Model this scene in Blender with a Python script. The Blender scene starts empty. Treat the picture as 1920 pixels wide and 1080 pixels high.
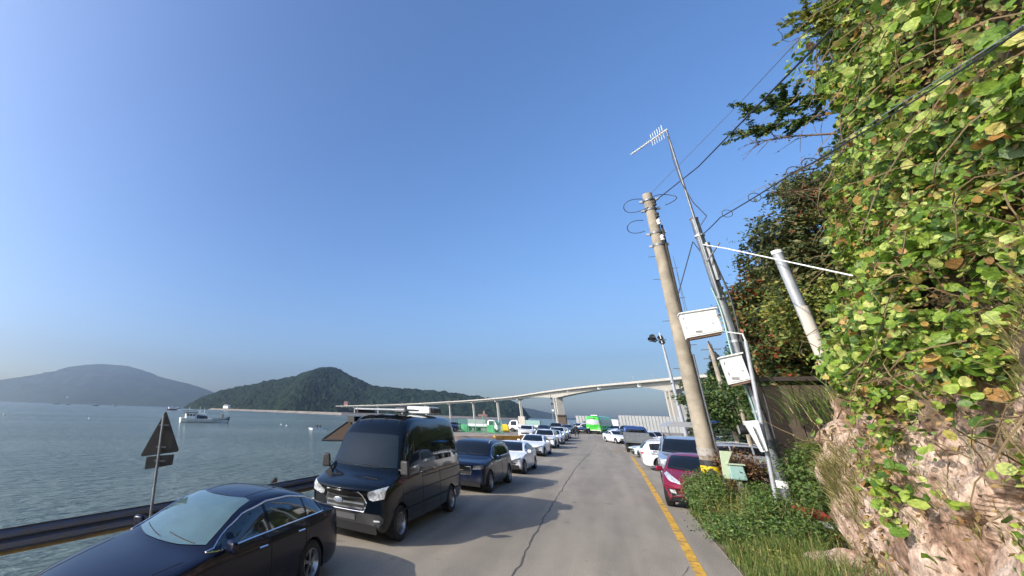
import bpy, bmesh, math, random
import numpy as np
from mathutils import Vector, Matrix, noise, geometry
from mathutils.bvhtree import BVHTree
random.seed(7); RNG = np.random.default_rng(7)
sc = bpy.context.scene
C = sc.collection
R = math.radians

# ------------------------------------------------------------------ camera
PP = (573.684, 537.36); FPX = 753.179; CAM_H = 2.73; HAZE = 0.00025       # principal point and focal length on a 1920 x 1080 picture
RIGHT = Vector((0.8132536, 0.1479994, 0.5627742)).normalized(); FORW = Vector((0.5811267, -0.2567074, -0.7722649)).normalized(); UP = RIGHT.cross(FORW)
cam_d = bpy.data.cameras.new('camera'); cam = bpy.data.objects.new('camera', cam_d); C.objects.link(cam); sc.camera = cam
cam_d.sensor_width = 36; cam_d.lens = FPX / 1920 * 36; cam_d.shift_x = (960 - PP[0]) / 1920; cam_d.shift_y = (PP[1] - 540) / 1920
cam_d.clip_start = 0.1; cam_d.clip_end = 40000
m3 = Matrix((RIGHT, FORW, UP))
cam.matrix_world = Matrix.Translation((0, 0, CAM_H)) @ m3.to_4x4()

def ray(u, v):
    return m3 @ Vector(((u - PP[0]) / FPX, -(v - PP[1]) / FPX, -1))
def at(u, v, y):                                   # the point of the place seen at a pixel of the survey photo, y metres ahead
    d = ray(u, v) * 1.0; d = d * (y / d.y); return Vector((d.x, d.y, d.z + CAM_H))
def on(u, v, z=0.0):                               # the same, on a level plane
    d = ray(u, v); d = d * ((z - CAM_H) / d.z); return Vector((d.x, d.y, z))

# ------------------------------------------------------------------ sky, sun, exposure
SUN_EL, SUN_AZ = 32.0, math.atan2(-0.645, -0.764)  # azimuth measured from +Y towards +X
w = bpy.data.worlds.new('World'); sc.world = w; w.use_nodes = True
nt = w.node_tree; bg = nt.nodes['Background']; sky = nt.nodes.new('ShaderNodeTexSky')
sky.sky_type = 'NISHITA'; sky.sun_disc = False; sky.sun_elevation = R(SUN_EL); sky.sun_rotation = SUN_AZ
sky.air_density = 1.0; sky.dust_density = 2.0; sky.ozone_density = 3.0; sky.altitude = 0
hs = nt.nodes.new('ShaderNodeHueSaturation'); hs.inputs['Saturation'].default_value = 1.18; hs.inputs['Hue'].default_value = .505
nt.links.new(sky.outputs[0], hs.inputs['Color']); nt.links.new(hs.outputs[0], bg.inputs[0]); bg.inputs[1].default_value = 0.145
sd = bpy.data.lights.new('sun', 'SUN'); sun = bpy.data.objects.new('sun', sd); C.objects.link(sun)
sd.energy = 4.0; sd.angle = R(0.53); sd.color = (1, .93, .82)
sdir = Vector((math.sin(SUN_AZ) * math.cos(R(SUN_EL)), math.cos(SUN_AZ) * math.cos(R(SUN_EL)), math.sin(R(SUN_EL))))
sun.rotation_euler = sdir.to_track_quat('Z', 'Y').to_euler()
sc.view_settings.view_transform = 'Standard'; sc.view_settings.look = 'None'; sc.view_settings.gamma = 1
sc.view_settings.use_curve_mapping = False; sc.view_settings.exposure = 0.8

# ------------------------------------------------------------------ materials
def mat(name, col, rough=.6, metal=0, coat=0, var=0, vscale=3, bump=0, bscale=20, col2=None, spec=.5, trans=0, bdist=.02):
    m = bpy.data.materials.new(name); m.use_nodes = True; t = m.node_tree; b = t.nodes['Principled BSDF']
    b.inputs['Base Color'].default_value = (*col, 1); b.inputs['Roughness'].default_value = rough
    b.inputs['Metallic'].default_value = metal; b.inputs['Coat Weight'].default_value = coat; b.inputs['Coat Roughness'].default_value = .03
    b.inputs['Specular IOR Level'].default_value = spec
    tc = t.nodes.new('ShaderNodeTexCoord')
    if col2 or var:
        n = t.nodes.new('ShaderNodeTexNoise'); n.inputs['Scale'].default_value = vscale; n.inputs['Detail'].default_value = 6; n.inputs['Roughness'].default_value = .6
        t.links.new(tc.outputs['Object'], n.inputs['Vector'])
        r = t.nodes.new('ShaderNodeValToRGB'); c2 = col2 or tuple(c * (1 - var) for c in col)
        r.color_ramp.elements[0].position = .35; r.color_ramp.elements[1].position = .65
        r.color_ramp.elements[0].color = (*col, 1); r.color_ramp.elements[1].color = (*c2, 1)
        t.links.new(n.outputs[0], r.inputs[0]); t.links.new(r.outputs[0], b.inputs['Base Color'])
    if bump:
        n = t.nodes.new('ShaderNodeTexNoise'); n.inputs['Scale'].default_value = bscale; n.inputs['Detail'].default_value = 8; n.inputs['Roughness'].default_value = .65
        t.links.new(tc.outputs['Object'], n.inputs['Vector'])
        bp = t.nodes.new('ShaderNodeBump'); bp.inputs['Strength'].default_value = bump; bp.inputs['Distance'].default_value = bdist
        t.links.new(n.outputs[0], bp.inputs['Height']); t.links.new(bp.outputs[0], b.inputs['Normal'])
    if trans: b.inputs['Transmission Weight'].default_value = trans
    return m

def leafmat(name, stops, rough=.5, trans=.3):
    m = bpy.data.materials.new(name); m.use_nodes = True; t = m.node_tree; b = t.nodes['Principled BSDF']
    g = t.nodes.new('ShaderNodeNewGeometry'); r = t.nodes.new('ShaderNodeValToRGB'); cr = r.color_ramp
    oi = t.nodes.new('ShaderNodeObjectInfo'); ad = t.nodes.new('ShaderNodeMath'); ad.operation = 'ADD'; fr = t.nodes.new('ShaderNodeMath'); fr.operation = 'FRACT'
    t.links.new(g.outputs['Random Per Island'], ad.inputs[0]); t.links.new(oi.outputs['Random'], ad.inputs[1]); t.links.new(ad.outputs[0], fr.inputs[0])
    while len(cr.elements) < len(stops): cr.elements.new(.5)
    for e, (p, c) in zip(cr.elements, stops): e.position = p; e.color = (*c, 1)
    t.links.new(fr.outputs[0], r.inputs[0]); t.links.new(r.outputs[0], b.inputs['Base Color'])
    b.inputs['Roughness'].default_value = rough
    nz = t.nodes.new('ShaderNodeTexNoise'); nz.inputs['Scale'].default_value = 22; nz.inputs['Detail'].default_value = 4; t.links.new(g.outputs['Position'], nz.inputs['Vector'])
    vr = t.nodes.new('ShaderNodeValToRGB'); vr.color_ramp.elements[0].position = .35; vr.color_ramp.elements[0].color = (.62, .66, .55, 1); vr.color_ramp.elements[1].position = .65; vr.color_ramp.elements[1].color = (1.2, 1.15, 1.1, 1); t.links.new(nz.outputs[0], vr.inputs[0])
    mc = t.nodes.new('ShaderNodeMix'); mc.data_type = 'RGBA'; mc.blend_type = 'MULTIPLY'; mc.inputs[0].default_value = 1; t.links.new(r.outputs[0], mc.inputs[6]); t.links.new(vr.outputs[0], mc.inputs[7]); t.links.new(mc.outputs[2], b.inputs['Base Color'])
    bp = t.nodes.new('ShaderNodeBump'); bp.inputs['Strength'].default_value = .6; bp.inputs['Distance'].default_value = .03; t.links.new(nz.outputs[0], bp.inputs['Height']); t.links.new(bp.outputs[0], b.inputs['Normal'])
    tr = t.nodes.new('ShaderNodeBsdfTranslucent'); t.links.new(r.outputs[0], tr.inputs[0])
    mx = t.nodes.new('ShaderNodeMixShader'); mx.inputs[0].default_value = trans
    t.links.new(b.outputs[0], mx.inputs[1]); t.links.new(tr.outputs[0], mx.inputs[2])
    t.links.new(mx.outputs[0], t.nodes['Material Output'].inputs[0])
    return m

def paint(name, col, metal=.25, rough=.25):
    m = mat(name, col, rough, metal, coat=1 if max(col) > .3 else .4, spec=.2)
    t = m.node_tree; b = t.nodes['Principled BSDF']; tc = t.nodes.new('ShaderNodeTexCoord')      # road dust low on the body
    n = t.nodes.new('ShaderNodeTexNoise'); n.inputs['Scale'].default_value = 5; n.inputs['Detail'].default_value = 5
    sx = t.nodes.new('ShaderNodeSeparateXYZ'); t.links.new(tc.outputs['Object'], sx.inputs[0]); t.links.new(tc.outputs['Object'], n.inputs['Vector'])
    mr = t.nodes.new('ShaderNodeMapRange'); mr.inputs[1].default_value = .65; mr.inputs[2].default_value = .15; mr.inputs[3].default_value = 0; mr.inputs[4].default_value = .45
    t.links.new(sx.outputs[2], mr.inputs[0]); ml = t.nodes.new('ShaderNodeMath'); ml.operation = 'MULTIPLY'
    t.links.new(mr.outputs[0], ml.inputs[0]); t.links.new(n.outputs[0], ml.inputs[1])
    mx = t.nodes.new('ShaderNodeMix'); mx.data_type = 'RGBA'; mx.inputs[6].default_value = (*col, 1); mx.inputs[7].default_value = (.2, .17, .14, 1)
    t.links.new(ml.outputs[0], mx.inputs[0]); t.links.new(mx.outputs[2], b.inputs['Base Color'])
    return m

M = dict(
    navy=paint('navy_paint', (.005, .007, .021)), vannavy=paint('van_paint', (.003, .006, .011), .25, .14), suvnavy=paint('suv_paint', (.005, .012, .036)),
    white=paint('white_paint', (.74, .75, .78), 0), pearl=paint('pearl_paint', (.66, .68, .73), .1), silver=paint('silver_paint', (.42, .44, .47), .6),
    magenta=paint('magenta_paint', (.20, .010, .035)), black=paint('black_paint', (.012, .012, .015)), grey=paint('grey_paint', (.12, .13, .15), .4),
    busgreen=paint('bus_green', (.06, .48, .05), 0), blue=paint('blue_paint', (.02, .05, .16)), palegreen=paint('pale_green_paint', (.52, .62, .6), .1),
    glass=mat('tinted_glass', (.006, .008, .010), .04, coat=0, spec=.5), sedglass=mat('side_glass', (.008, .02, .024), .04, coat=1, spec=.8), glass2=mat('clear_dark_glass', (.05, .065, .07), .05, coat=1, spec=.8),
    shade=mat('windscreen_with_sunshade', (.075, .13, .135), .12, coat=1, spec=.7, var=.15, vscale=4),
    vanglass=mat('van_windscreen_glass', (.010, .015, .02), .1, coat=0, spec=.5),
    chrome=mat('chrome', (.75, .76, .78), .12, 1), lens=mat('headlamp_lens', (.80, .83, .86), .12, .3, coat=1, col2=(.25, .27, .28), vscale=22),
    darklens=mat('dark_headlamp', (.06, .065, .08), .1, .3, coat=1, col2=(.3, .32, .35), vscale=18), redlens=mat('tail_lamp_red', (.4, .01, .015), .15, coat=1),
    trim=mat('black_trim', (.015, .015, .016), .5, bump=.1, bscale=80), tyre=mat('tyre_rubber', (.018, .018, .019), .85, bump=.4, bscale=60),
    alloy=mat('alloy_rim', (.36, .37, .39), .3, .85), dark=mat('dark_void', (.006, .006, .007), .9), plate=mat('number_plate', (.7, .72, .7), .5),
    greyplate=mat('grey_plate', (.06, .06, .065), .6),
    asphalt=None, concrete=mat('pole_concrete', (.36, .31, .24), .9, var=.4, vscale=2.2, bump=.3, bscale=30), paleconc=mat('pale_concrete', (.52, .48, .42), .85, var=.15, vscale=.6, bump=.2, bscale=8),
    deckconc=mat('bridge_concrete', (.46, .43, .38), .85, var=.12, vscale=.15), galv=mat('galvanised_steel', (.20, .215, .23), .5, .5, var=.3, vscale=6, bump=.1),
    galvlt=mat('pale_grey_pole', (.38, .40, .43), .5, .2, var=.2, vscale=5), railm=mat('guardrail_steel', (.10, .125, .19), .5, .2, col2=(.14, .12, .11), vscale=2.2, bump=.15),
    rust=mat('rusty_edge', (.22, .12, .05), .9, var=.5, vscale=9), signback=mat('sign_back', (.036, .032, .028), .7, 0, var=.25, vscale=7, bump=.1),
    boxwhite=mat('cabinet_white', (.72, .73, .72), .5, var=.08, vscale=3), boxunder=mat('cabinet_rust', (.22, .13, .09), .7, var=.3),
    cable=mat('cable_black', (.03, .03, .035), .6), cabledk=mat('cable_grey', (.14, .15, .17), .6),
    yellow=mat('yellow_plastic', (.75, .52, .02), .5, var=.15), blackband=mat('black_band', (.03, .03, .03), .6),
    palegrn=mat('pale_green_plastic', (.42, .50, .34), .5, var=.1), aqua=mat('aqua_plastic', (.24, .38, .35), .4), red=mat('red_sack', (.34, .02, .02), .5, col2=(.42, .08, .05), vscale=8),
    brownwall=mat('brown_wall', (.10, .072, .052), .85, var=.35, vscale=1.5, bump=.4, bscale=8), browndk=mat('dark_beam', (.05, .038, .032), .8, var=.3),
    barrier=mat('barrier_concrete', (.50, .36, .27), .85, var=.3, vscale=1), orange=mat('barrier_orange', (.62, .30, .04), .8, var=.35, vscale=1.5),
    fence=mat('green_fence', (.08, .36, .16), .6), net=mat('green_net', (.08, .25, .18), .8, var=.3, vscale=4), bluetarp=mat('blue_tarp', (.03, .16, .5), .6, var=.2),
    roofmetal=mat('ribbed_roof', (.38, .385, .38), .5, .1, var=.1, vscale=.4), roofgrey=mat('canopy_grey', (.26, .27, .29), .6, var=.1),
    hull=mat('hull_paint', (.72, .71, .66), .5, var=.12, vscale=.6), hulldk=mat('hull_dark', (.05, .06, .05), .6), bark=mat('bark', (.09, .065, .045), .9, var=.4, bump=.6, bscale=12),
    twig=mat('dry_twig', (.20, .13, .09), .9, var=.3), stem=mat('vine_stem', (.16, .11, .05), .8, var=.3),
    skin=mat('skin', (.35, .2, .14), .6), cloth=mat('black_cloth', (.012, .013, .018), .9), cloth2=mat('dark_trousers', (.02, .02, .024), .9),
    bluebox=mat('blue_crate', (.03, .10, .35), .6), boatwhite=mat('boat_white', (.7, .7, .68), .5), rockred=mat('reddish_building', (.24, .13, .11), .8, var=.3, vscale=.2),
    awn=mat('awning_brown', (.045, .028, .015), .8), farwhite=mat('far_white', (.7, .68, .64), .7), buoy=mat('buoy', (.5, .5, .48), .6),
)
M['whitep'] = paint('gloss_white', (.74, .75, .78), 0)

# ------------------------------------------------------------------ mesh helpers
def link(o, parent=None):
    C.objects.link(o)
    if parent: o.parent = parent
    return o
def tag(o, label=None, cat=None, group=None, kind=None):
    for k, v in (('label', label), ('category', cat), ('group', group), ('kind', kind)):
        if v: o[k] = v
    return o
def thing(name, label, cat, loc=(0, 0, 0), rz=0, group=None, kind=None):
    o = bpy.data.objects.new(name, None); o.empty_display_size = .3; link(o); o.location = loc; o.rotation_euler = (0, 0, rz)
    return tag(o, label, cat, group, kind)
def mk(name, me, m, parent=None, smooth=False):
    o = bpy.data.objects.new(name, me); link(o, parent)
    if m: me.materials.append(m)
    if smooth: me.polygons.foreach_set('use_smooth', [True] * len(me.polygons))
    return o
class MB:
    def __init__(s): s.v = []; s.f = []
    def add(s, v, f):
        k = len(s.v); s.v += [tuple(p) for p in v]; s.f += [tuple(i + k for i in q) for q in f]; return s
    def box(s, c, d, rot=None, taper=1):
        h = [x / 2 for x in d]; P = []
        for z in (-1, 1):
            q = taper if z > 0 else 1
            for x, y in ((-1, -1), (1, -1), (1, 1), (-1, 1)):
                p = Vector((x * h[0] * q, y * h[1] * q, z * h[2]))
                if rot is not None: p = rot @ p
                P.append(p + Vector(c))
        return s.add(P, [(3, 2, 1, 0), (4, 5, 6, 7), (0, 1, 5, 4), (1, 2, 6, 5), (2, 3, 7, 6), (3, 0, 4, 7)])
    def cyl(s, a, b, r0, r1=None, n=12, caps=True):
        return s.tube([a, b], [r0, r0 if r1 is None else r1], n, caps)
    def tube(s, P, r, n=6, caps=True):
        P = [Vector(p) for p in P]; rs = r if isinstance(r, (list, tuple)) else [r] * len(P); V = []; F = []; up = None
        for i, p in enumerate(P):
            t = (P[min(i + 1, len(P) - 1)] - P[max(i - 1, 0)]).normalized()
            if up is None:
                up = Vector((0, 0, 1)) if abs(t.z) < .9 else Vector((1, 0, 0))
            a = t.cross(up).normalized(); b = t.cross(a).normalized(); up = -b if False else up
            for k in range(n):
                q = 2 * math.pi * k / n; V.append(p + (a * math.cos(q) + b * math.sin(q)) * rs[i])
        for i in range(len(P) - 1):
            for k in range(n):
                F.append((i * n + k, i * n + (k + 1) % n, (i + 1) * n + (k + 1) % n, (i + 1) * n + k))
        if caps: F.append(tuple(range(n - 1, -1, -1))); F.append(tuple(range((len(P) - 1) * n, len(P) * n)))
        return s.add(V, F)
    def lathe(s, prof, axis='x', c=(0, 0, 0), n=24, a0=0, a1=2 * math.pi):
        V = []; F = []; full = abs(a1 - a0 - 2 * math.pi) < 1e-6; m = n if full else n + 1
        for h, r in prof:
            for k in range(m):
                q = a0 + (a1 - a0) * k / n; x, y = r * math.cos(q), r * math.sin(q)
                V.append(Vector(c) + (Vector((h, x, y)) if axis == 'x' else Vector((x, y, h))))
        for i in range(len(prof) - 1):
            for k in range(n):
                j = (k + 1) % m; F.append((i * m + k, i * m + j, (i + 1) * m + j, (i + 1) * m + k))
        return s.add(V, F)
    def prism(s, poly, d, axis='y', off=0):           # polygon in the other two axes, extruded along axis
        V = []
        for t in (off, off + d):
            for a, b in poly: V.append({'y': (a, t, b), 'x': (t, a, b), 'z': (a, b, t)}[axis])
        n = len(poly)
        return s.add(V, [tuple(range(n)), tuple(range(2 * n - 1, n - 1, -1))] + [(i, i + n, (i + 1) % n + n, (i + 1) % n) for i in range(n)])
    def build(s, name, m, parent=None, smooth=False, fix=True):
        me = bpy.data.meshes.new(name); me.from_pydata(s.v, [], s.f)
        if fix:
            b = bmesh.new(); b.from_mesh(me); bmesh.ops.recalc_face_normals(b, faces=b.faces); b.to_mesh(me); b.free()
        o = mk(name, me, m, parent, smooth)
        if smooth:
            try: me.set_sharp_from_angle(angle=R(40))
            except Exception: pass
        return o
def bevel(o, w=.02, seg=2):
    b = bmesh.new(); b.from_mesh(o.data)
    bmesh.ops.bevel(b, geom=[e for e in b.edges if e.is_manifold and e.calc_face_angle(0) > .5], offset=w, segments=seg, affect='EDGES', profile=.5)
    b.to_mesh(o.data); b.free(); return o
def grid_mesh(name, X, Y, Z, m, parent=None, smooth=True):
    X, Y, Z = np.asarray(X), np.asarray(Y), np.asarray(Z); h, wd = X.shape
    co = np.stack([X, Y, Z], -1).reshape(-1, 3); i = np.arange(h * wd).reshape(h, wd)
    f = np.stack([i[:-1, :-1], i[:-1, 1:], i[1:, 1:], i[1:, :-1]], -1).reshape(-1, 4)
    me = bpy.data.meshes.new(name); me.vertices.add(len(co)); me.vertices.foreach_set('co', co.ravel())
    me.loops.add(f.size); me.loops.foreach_set('vertex_index', f.ravel()); me.polygons.add(len(f)); me.polygons.foreach_set('loop_start', np.arange(len(f)) * 4)
    me.update(); me.validate(); return mk(name, me, m, parent, smooth)

# leaves: many small separate faces in one mesh
_o = [(0, .62, -.05), (.22, .46, .03), (.40, .24, .08), (.47, -.02, .09), (.38, -.28, .07), (.18, -.42, .03), (0, -.34, 0), (-.18, -.42, .03), (-.38, -.28, .07), (-.47, -.02, .09), (-.40, .24, .08), (-.22, .46, .03)]
ROUND = (np.array([[0, -.02, -.02]] + [list(p) for p in _o]), [(0, i + 1, (i + 1) % 12 + 1) for i in range(12)])
SMALL = (np.array([[0, -.02, -.02], [0, .58, -.04], [.33, .34, .06], [.45, -.05, .09], [.22, -.42, .03], [-.22, -.42, .03], [-.45, -.05, .09], [-.33, .34, .06]]), [(0, i + 1, (i + 1) % 7 + 1) for i in range(7)])
OVAL = (np.array([[0, .6, 0], [.28, .0, .08], [0, -.5, 0], [-.28, 0, .08]]), [(0, 1, 2), (0, 2, 3)])
SPRAY = (np.array([[0, .7, 0], [.16, .1, .05], [0, -.5, 0], [-.16, .1, .05], [.5, .35, .0], [.12, -.2, .0], [.05, .0, 0], [-.5, .35, .0], [-.12, -.2, .0], [-.05, 0, 0]]),
         [(0, 1, 2), (0, 2, 3), (4, 5, 6), (7, 9, 8)])
def leaves_mesh(name, P, N, S, shape, jitter=.6):
    P = np.asarray(P, float); N = np.asarray(N, float); n = len(P); S = np.broadcast_to(np.asarray(S, float), (n,))
    N = N + RNG.normal(0, jitter, N.shape); N /= np.linalg.norm(N, axis=1, keepdims=True) + 1e-9
    A = RNG.normal(0, 1, N.shape); A -= (A * N).sum(1, keepdims=True) * N; A /= np.linalg.norm(A, axis=1, keepdims=True) + 1e-9; B = np.cross(N, A)
    sv, sf = shape; k = len(sv)
    co = P[:, None] + S[:, None, None] * (sv[None, :, 0:1] * A[:, None] + sv[None, :, 1:2] * B[:, None] + sv[None, :, 2:3] * N[:, None])
    f = (np.array(sf)[None] + (np.arange(n) * k)[:, None, None]).reshape(-1, 3)
    me = bpy.data.meshes.new(name); me.vertices.add(n * k); me.vertices.foreach_set('co', co.ravel())
    me.loops.add(f.size); me.loops.foreach_set('vertex_index', f.ravel()); me.polygons.add(len(f)); me.polygons.foreach_set('loop_start', np.arange(len(f)) * 3)
    me.update(); return me
def blades_mesh(name, P, H, Wd, lean=.5, wind=(0, 0)):
    P = np.asarray(P, float); n = len(P); H = np.broadcast_to(np.asarray(H, float), (n,))
    a = RNG.uniform(0, 6.283, n); D = np.stack([np.cos(a), np.sin(a), 0 * a], 1); T = np.stack([-np.sin(a), np.cos(a), 0 * a], 1) * Wd / 2
    le = RNG.uniform(.1, 1, n) * lean; W3 = np.array([*wind, 0.])
    rows = []
    for t, wf in ((0, 1), (.45, .8), (.8, .45), (1, .02)):
        c = P + np.array([0, 0, 1.]) * (H * (t - .35 * le * t * t))[:, None] + (D * le[:, None] + W3) * (H * t * t)[:, None]
        rows += [c - T * wf, c + T * wf]
    co = np.stack(rows, 1); f = np.array([(0, 1, 3, 2), (2, 3, 5, 4), (4, 5, 7, 6)])
    f = (f[None] + (np.arange(n) * 8)[:, None, None]).reshape(-1, 4)
    me = bpy.data.meshes.new(name); me.vertices.add(n * 8); me.vertices.foreach_set('co', co.ravel())
    me.loops.add(f.size); me.loops.foreach_set('vertex_index', f.ravel()); me.polygons.add(len(f)); me.polygons.foreach_set('loop_start', np.arange(len(f)) * 4)
    me.update(); return me

def dup(root, loc, rz, label, group=None, pm=None, name=None):
    r = root.copy(); C.objects.link(r); r.location = loc; r.rotation_euler = (0, 0, rz); r['label'] = label
    if name: r.name = name
    if group: r['group'] = group
    def rec(src, dst):
        for ch in src.children:
            c = ch.copy(); C.objects.link(c); c.parent = dst
            if pm and ch.get('painted'):
                c.material_slots[0].link = 'OBJECT'; c.material_slots[0].material = pm
            rec(ch, c)
    rec(root, r); return r

# ------------------------------------------------------------------ vehicles
def interp(L, y): return float(np.interp(y, [p[0] for p in L], [p[1] for p in L]))
def loft_body(st, curv, tum=.35, cr=.05, rr=.07, We=.965, sub=2):
    V = []; n = 17
    for (y, zt, zb, W, zs) in st:
        h = max(zt - zb, .02); wb = W * We; wt = wb - max(h - .08, 0) * tum
        half = [(0, zt), (.45 * wt, zt - cr * .15), (.86 * wt, zb + max(h - cr * .8, h * .8)), (wt, zb + max(h - cr - rr, h * .45)), (wb, zb), (W, zb - .11), (W, zs + (zb - zs) * .45), (.985 * W, zs + .09), (.92 * W, zs)]
        full = [(-x, z) for x, z in reversed(half[1:])] + half
        for x, z in full: V.append((x, y + interp(curv, y) * (x / W) ** 2, z))
    F = []; m = len(st)
    for i in range(m - 1):
        for k in range(n - 1): F.append((i * n + k, i * n + k + 1, (i + 1) * n + k + 1, (i + 1) * n + k))
    F.append(tuple(range(n))); F.append(tuple((m - 1) * n + k for k in range(n - 1, -1, -1)))
    me = bpy.data.meshes.new('tmp'); me.from_pydata(V, [], F)
    o = bpy.data.objects.new('tmp', me); C.objects.link(o); md = o.modifiers.new('s', 'SUBSURF'); md.levels = sub; md.render_levels = sub
    dg = bpy.context.evaluated_depsgraph_get(); dg.update(); me2 = bpy.data.meshes.new_from_object(o.evaluated_get(dg), depsgraph=dg)
    bpy.data.objects.remove(o); bm = bmesh.new(); bm.from_mesh(me2); bmesh.ops.recalc_face_normals(bm, faces=bm.faces); return bm
def cut_arches(bm, wheels, r, W):
    bm.faces.ensure_lookup_table(); kill = []
    for f in bm.faces:
        c = f.calc_center_median()
        if abs(c.x) < W * .55: continue
        for wy, wz in wheels:
            if (c.y - wy) ** 2 + (c.z - wz) ** 2 < r * r and abs(f.normal.x) > .15: kill.append(f); break
    bmesh.ops.delete(bm, geom=list(set(kill)), context='FACES')
    for v in bm.verts:
        if v.is_boundary and abs(v.co.x) > W * .55:
            for wy, wz in wheels:
                d = math.hypot(v.co.y - wy, v.co.z - wz)
                if d < r * 1.45 and d > 1e-4 and v.co.z > wz - r * .9 and d > r * .6:
                    v.co.y = wy + (v.co.y - wy) * r / d; v.co.z = wz + (v.co.z - wz) * r / d
def decal(bvh, poly, ax, g=.05, off=.006, L=6):
    P = []; n = len(poly)
    for i in range(n):
        a, b = Vector(poly[i]), Vector(poly[(i + 1) % n]); k = max(1, int((b - a).length / g))
        P += [a.lerp(b, t / k) for t in range(k)]
    nb = len(P); E = [(i, (i + 1) % nb) for i in range(nb)]
    x0, x1 = min(p.x for p in P), max(p.x for p in P); y0, y1 = min(p.y for p in P), max(p.y for p in P)
    gx = x0 + g * .6
    while gx < x1:
        gy = y0 + g * .6
        while gy < y1:
            q = Vector((gx, gy)); c = False; j = nb - 1
            for i in range(nb):
                if (P[i].y > q.y) != (P[j].y > q.y) and q.x < (P[j].x - P[i].x) * (q.y - P[i].y) / (P[j].y - P[i].y) + P[i].x: c = not c
                j = i
            if c: P.append(q)
            gy += g
        gx += g
    vs, es, fs, *_ = geometry.delaunay_2d_cdt(P, E, [], 1, 1e-4)
    d = {'R': Vector((-1, 0, 0)), 'L': Vector((1, 0, 0)), 'F': Vector((0, 1, 0)), 'B': Vector((0, -1, 0)), 'T': Vector((0, 0, -1))}[ax]
    V = []; ok = []
    for p in vs:
        o = {'R': (5, p.x, p.y), 'L': (-5, p.x, p.y), 'F': (p.x, -5, p.y), 'B': (p.x, L + 5, p.y), 'T': (p.x, p.y, 6)}[ax]
        h = bvh.ray_cast(Vector(o), d)
        if h[0] is None: V.append(Vector((0, 0, 0))); ok.append(False)
        else:
            nn = h[1] if h[1].dot(d) < 0 else -h[1]; V.append(h[0] + nn * off); ok.append(True)
    fs = [f for f in fs if all(ok[i] for i in f)]
    # turn faces outward
    out = []
    for f in fs:
        nrm = (V[f[1]] - V[f[0]]).cross(V[f[2]] - V[f[0]]); out.append(tuple(f) if nrm.dot(d) < 0 else tuple(reversed(f)))
    return V, out
def rib(bvh, pts, ax, r, mb, L=6, off=.0, n=5, g=.08):
    P = []
    for i in range(len(pts) - 1):
        a, b = Vector(pts[i]), Vector(pts[i + 1]); k = max(1, int((b - a).length / g)); P += [a.lerp(b, t / k) for t in range(k)]
    P.append(Vector(pts[-1])); V, _ = [], None
    d = {'R': Vector((-1, 0, 0)), 'L': Vector((1, 0, 0)), 'F': Vector((0, 1, 0)), 'B': Vector((0, -1, 0)), 'T': Vector((0, 0, -1))}[ax]
    for p in P:
        o = {'R': (5, p.x, p.y), 'L': (-5, p.x, p.y), 'F': (p.x, -5, p.y), 'B': (p.x, L + 5, p.y), 'T': (p.x, p.y, 6)}[ax]
        h = bvh.ray_cast(Vector(o), d)
        if h[0] is not None: V.append(h[0] - d * off)
    if len(V) > 1: mb.tube(V, r, n)
    return mb
def make_wheel(R0, wd, spokes, root, x, y, side, style='alloy'):
    t = MB().lathe([(-wd / 2, R0 * .64), (-wd / 2, R0 * .93), (-wd * .38, R0), (wd * .38, R0), (wd / 2, R0 * .93), (wd / 2, R0 * .64)], n=32).build('wheel', M['tyre'], root, True)
    t.location = (x, y, R0)
    b = MB(); o = wd / 2 * side
    b.lathe([(-o * .9, R0 * .64), (o * .98, R0 * .66), (o * 1.02, R0 * .62), (o * .55, R0 * .56), (o * .3, R0 * .5)], n=32)
    b.lathe([(o * .75, 0.001), (o * .8, R0 * .1), (o * .55, R0 * .13)], n=16)
    for k in range(spokes):
        q = 2 * math.pi * k / spokes
        for dq in ((-.11, .11) if spokes <= 6 else (0,)):
            rot = Matrix.Rotation(q + dq, 3, 'X'); b.box(rot @ Vector((o * .66, 0, R0 * .35)), (wd * .12, R0 * (.09 if spokes > 6 else .075), R0 * .54), rot)
    rim = b.build('rim', M['alloy'], t, True)
    k = MB().lathe([(o * .15, 0.001), (o * .15, R0 * .6)], n=24).build('brake_disc', M['dark'], t)
    return t
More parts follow.
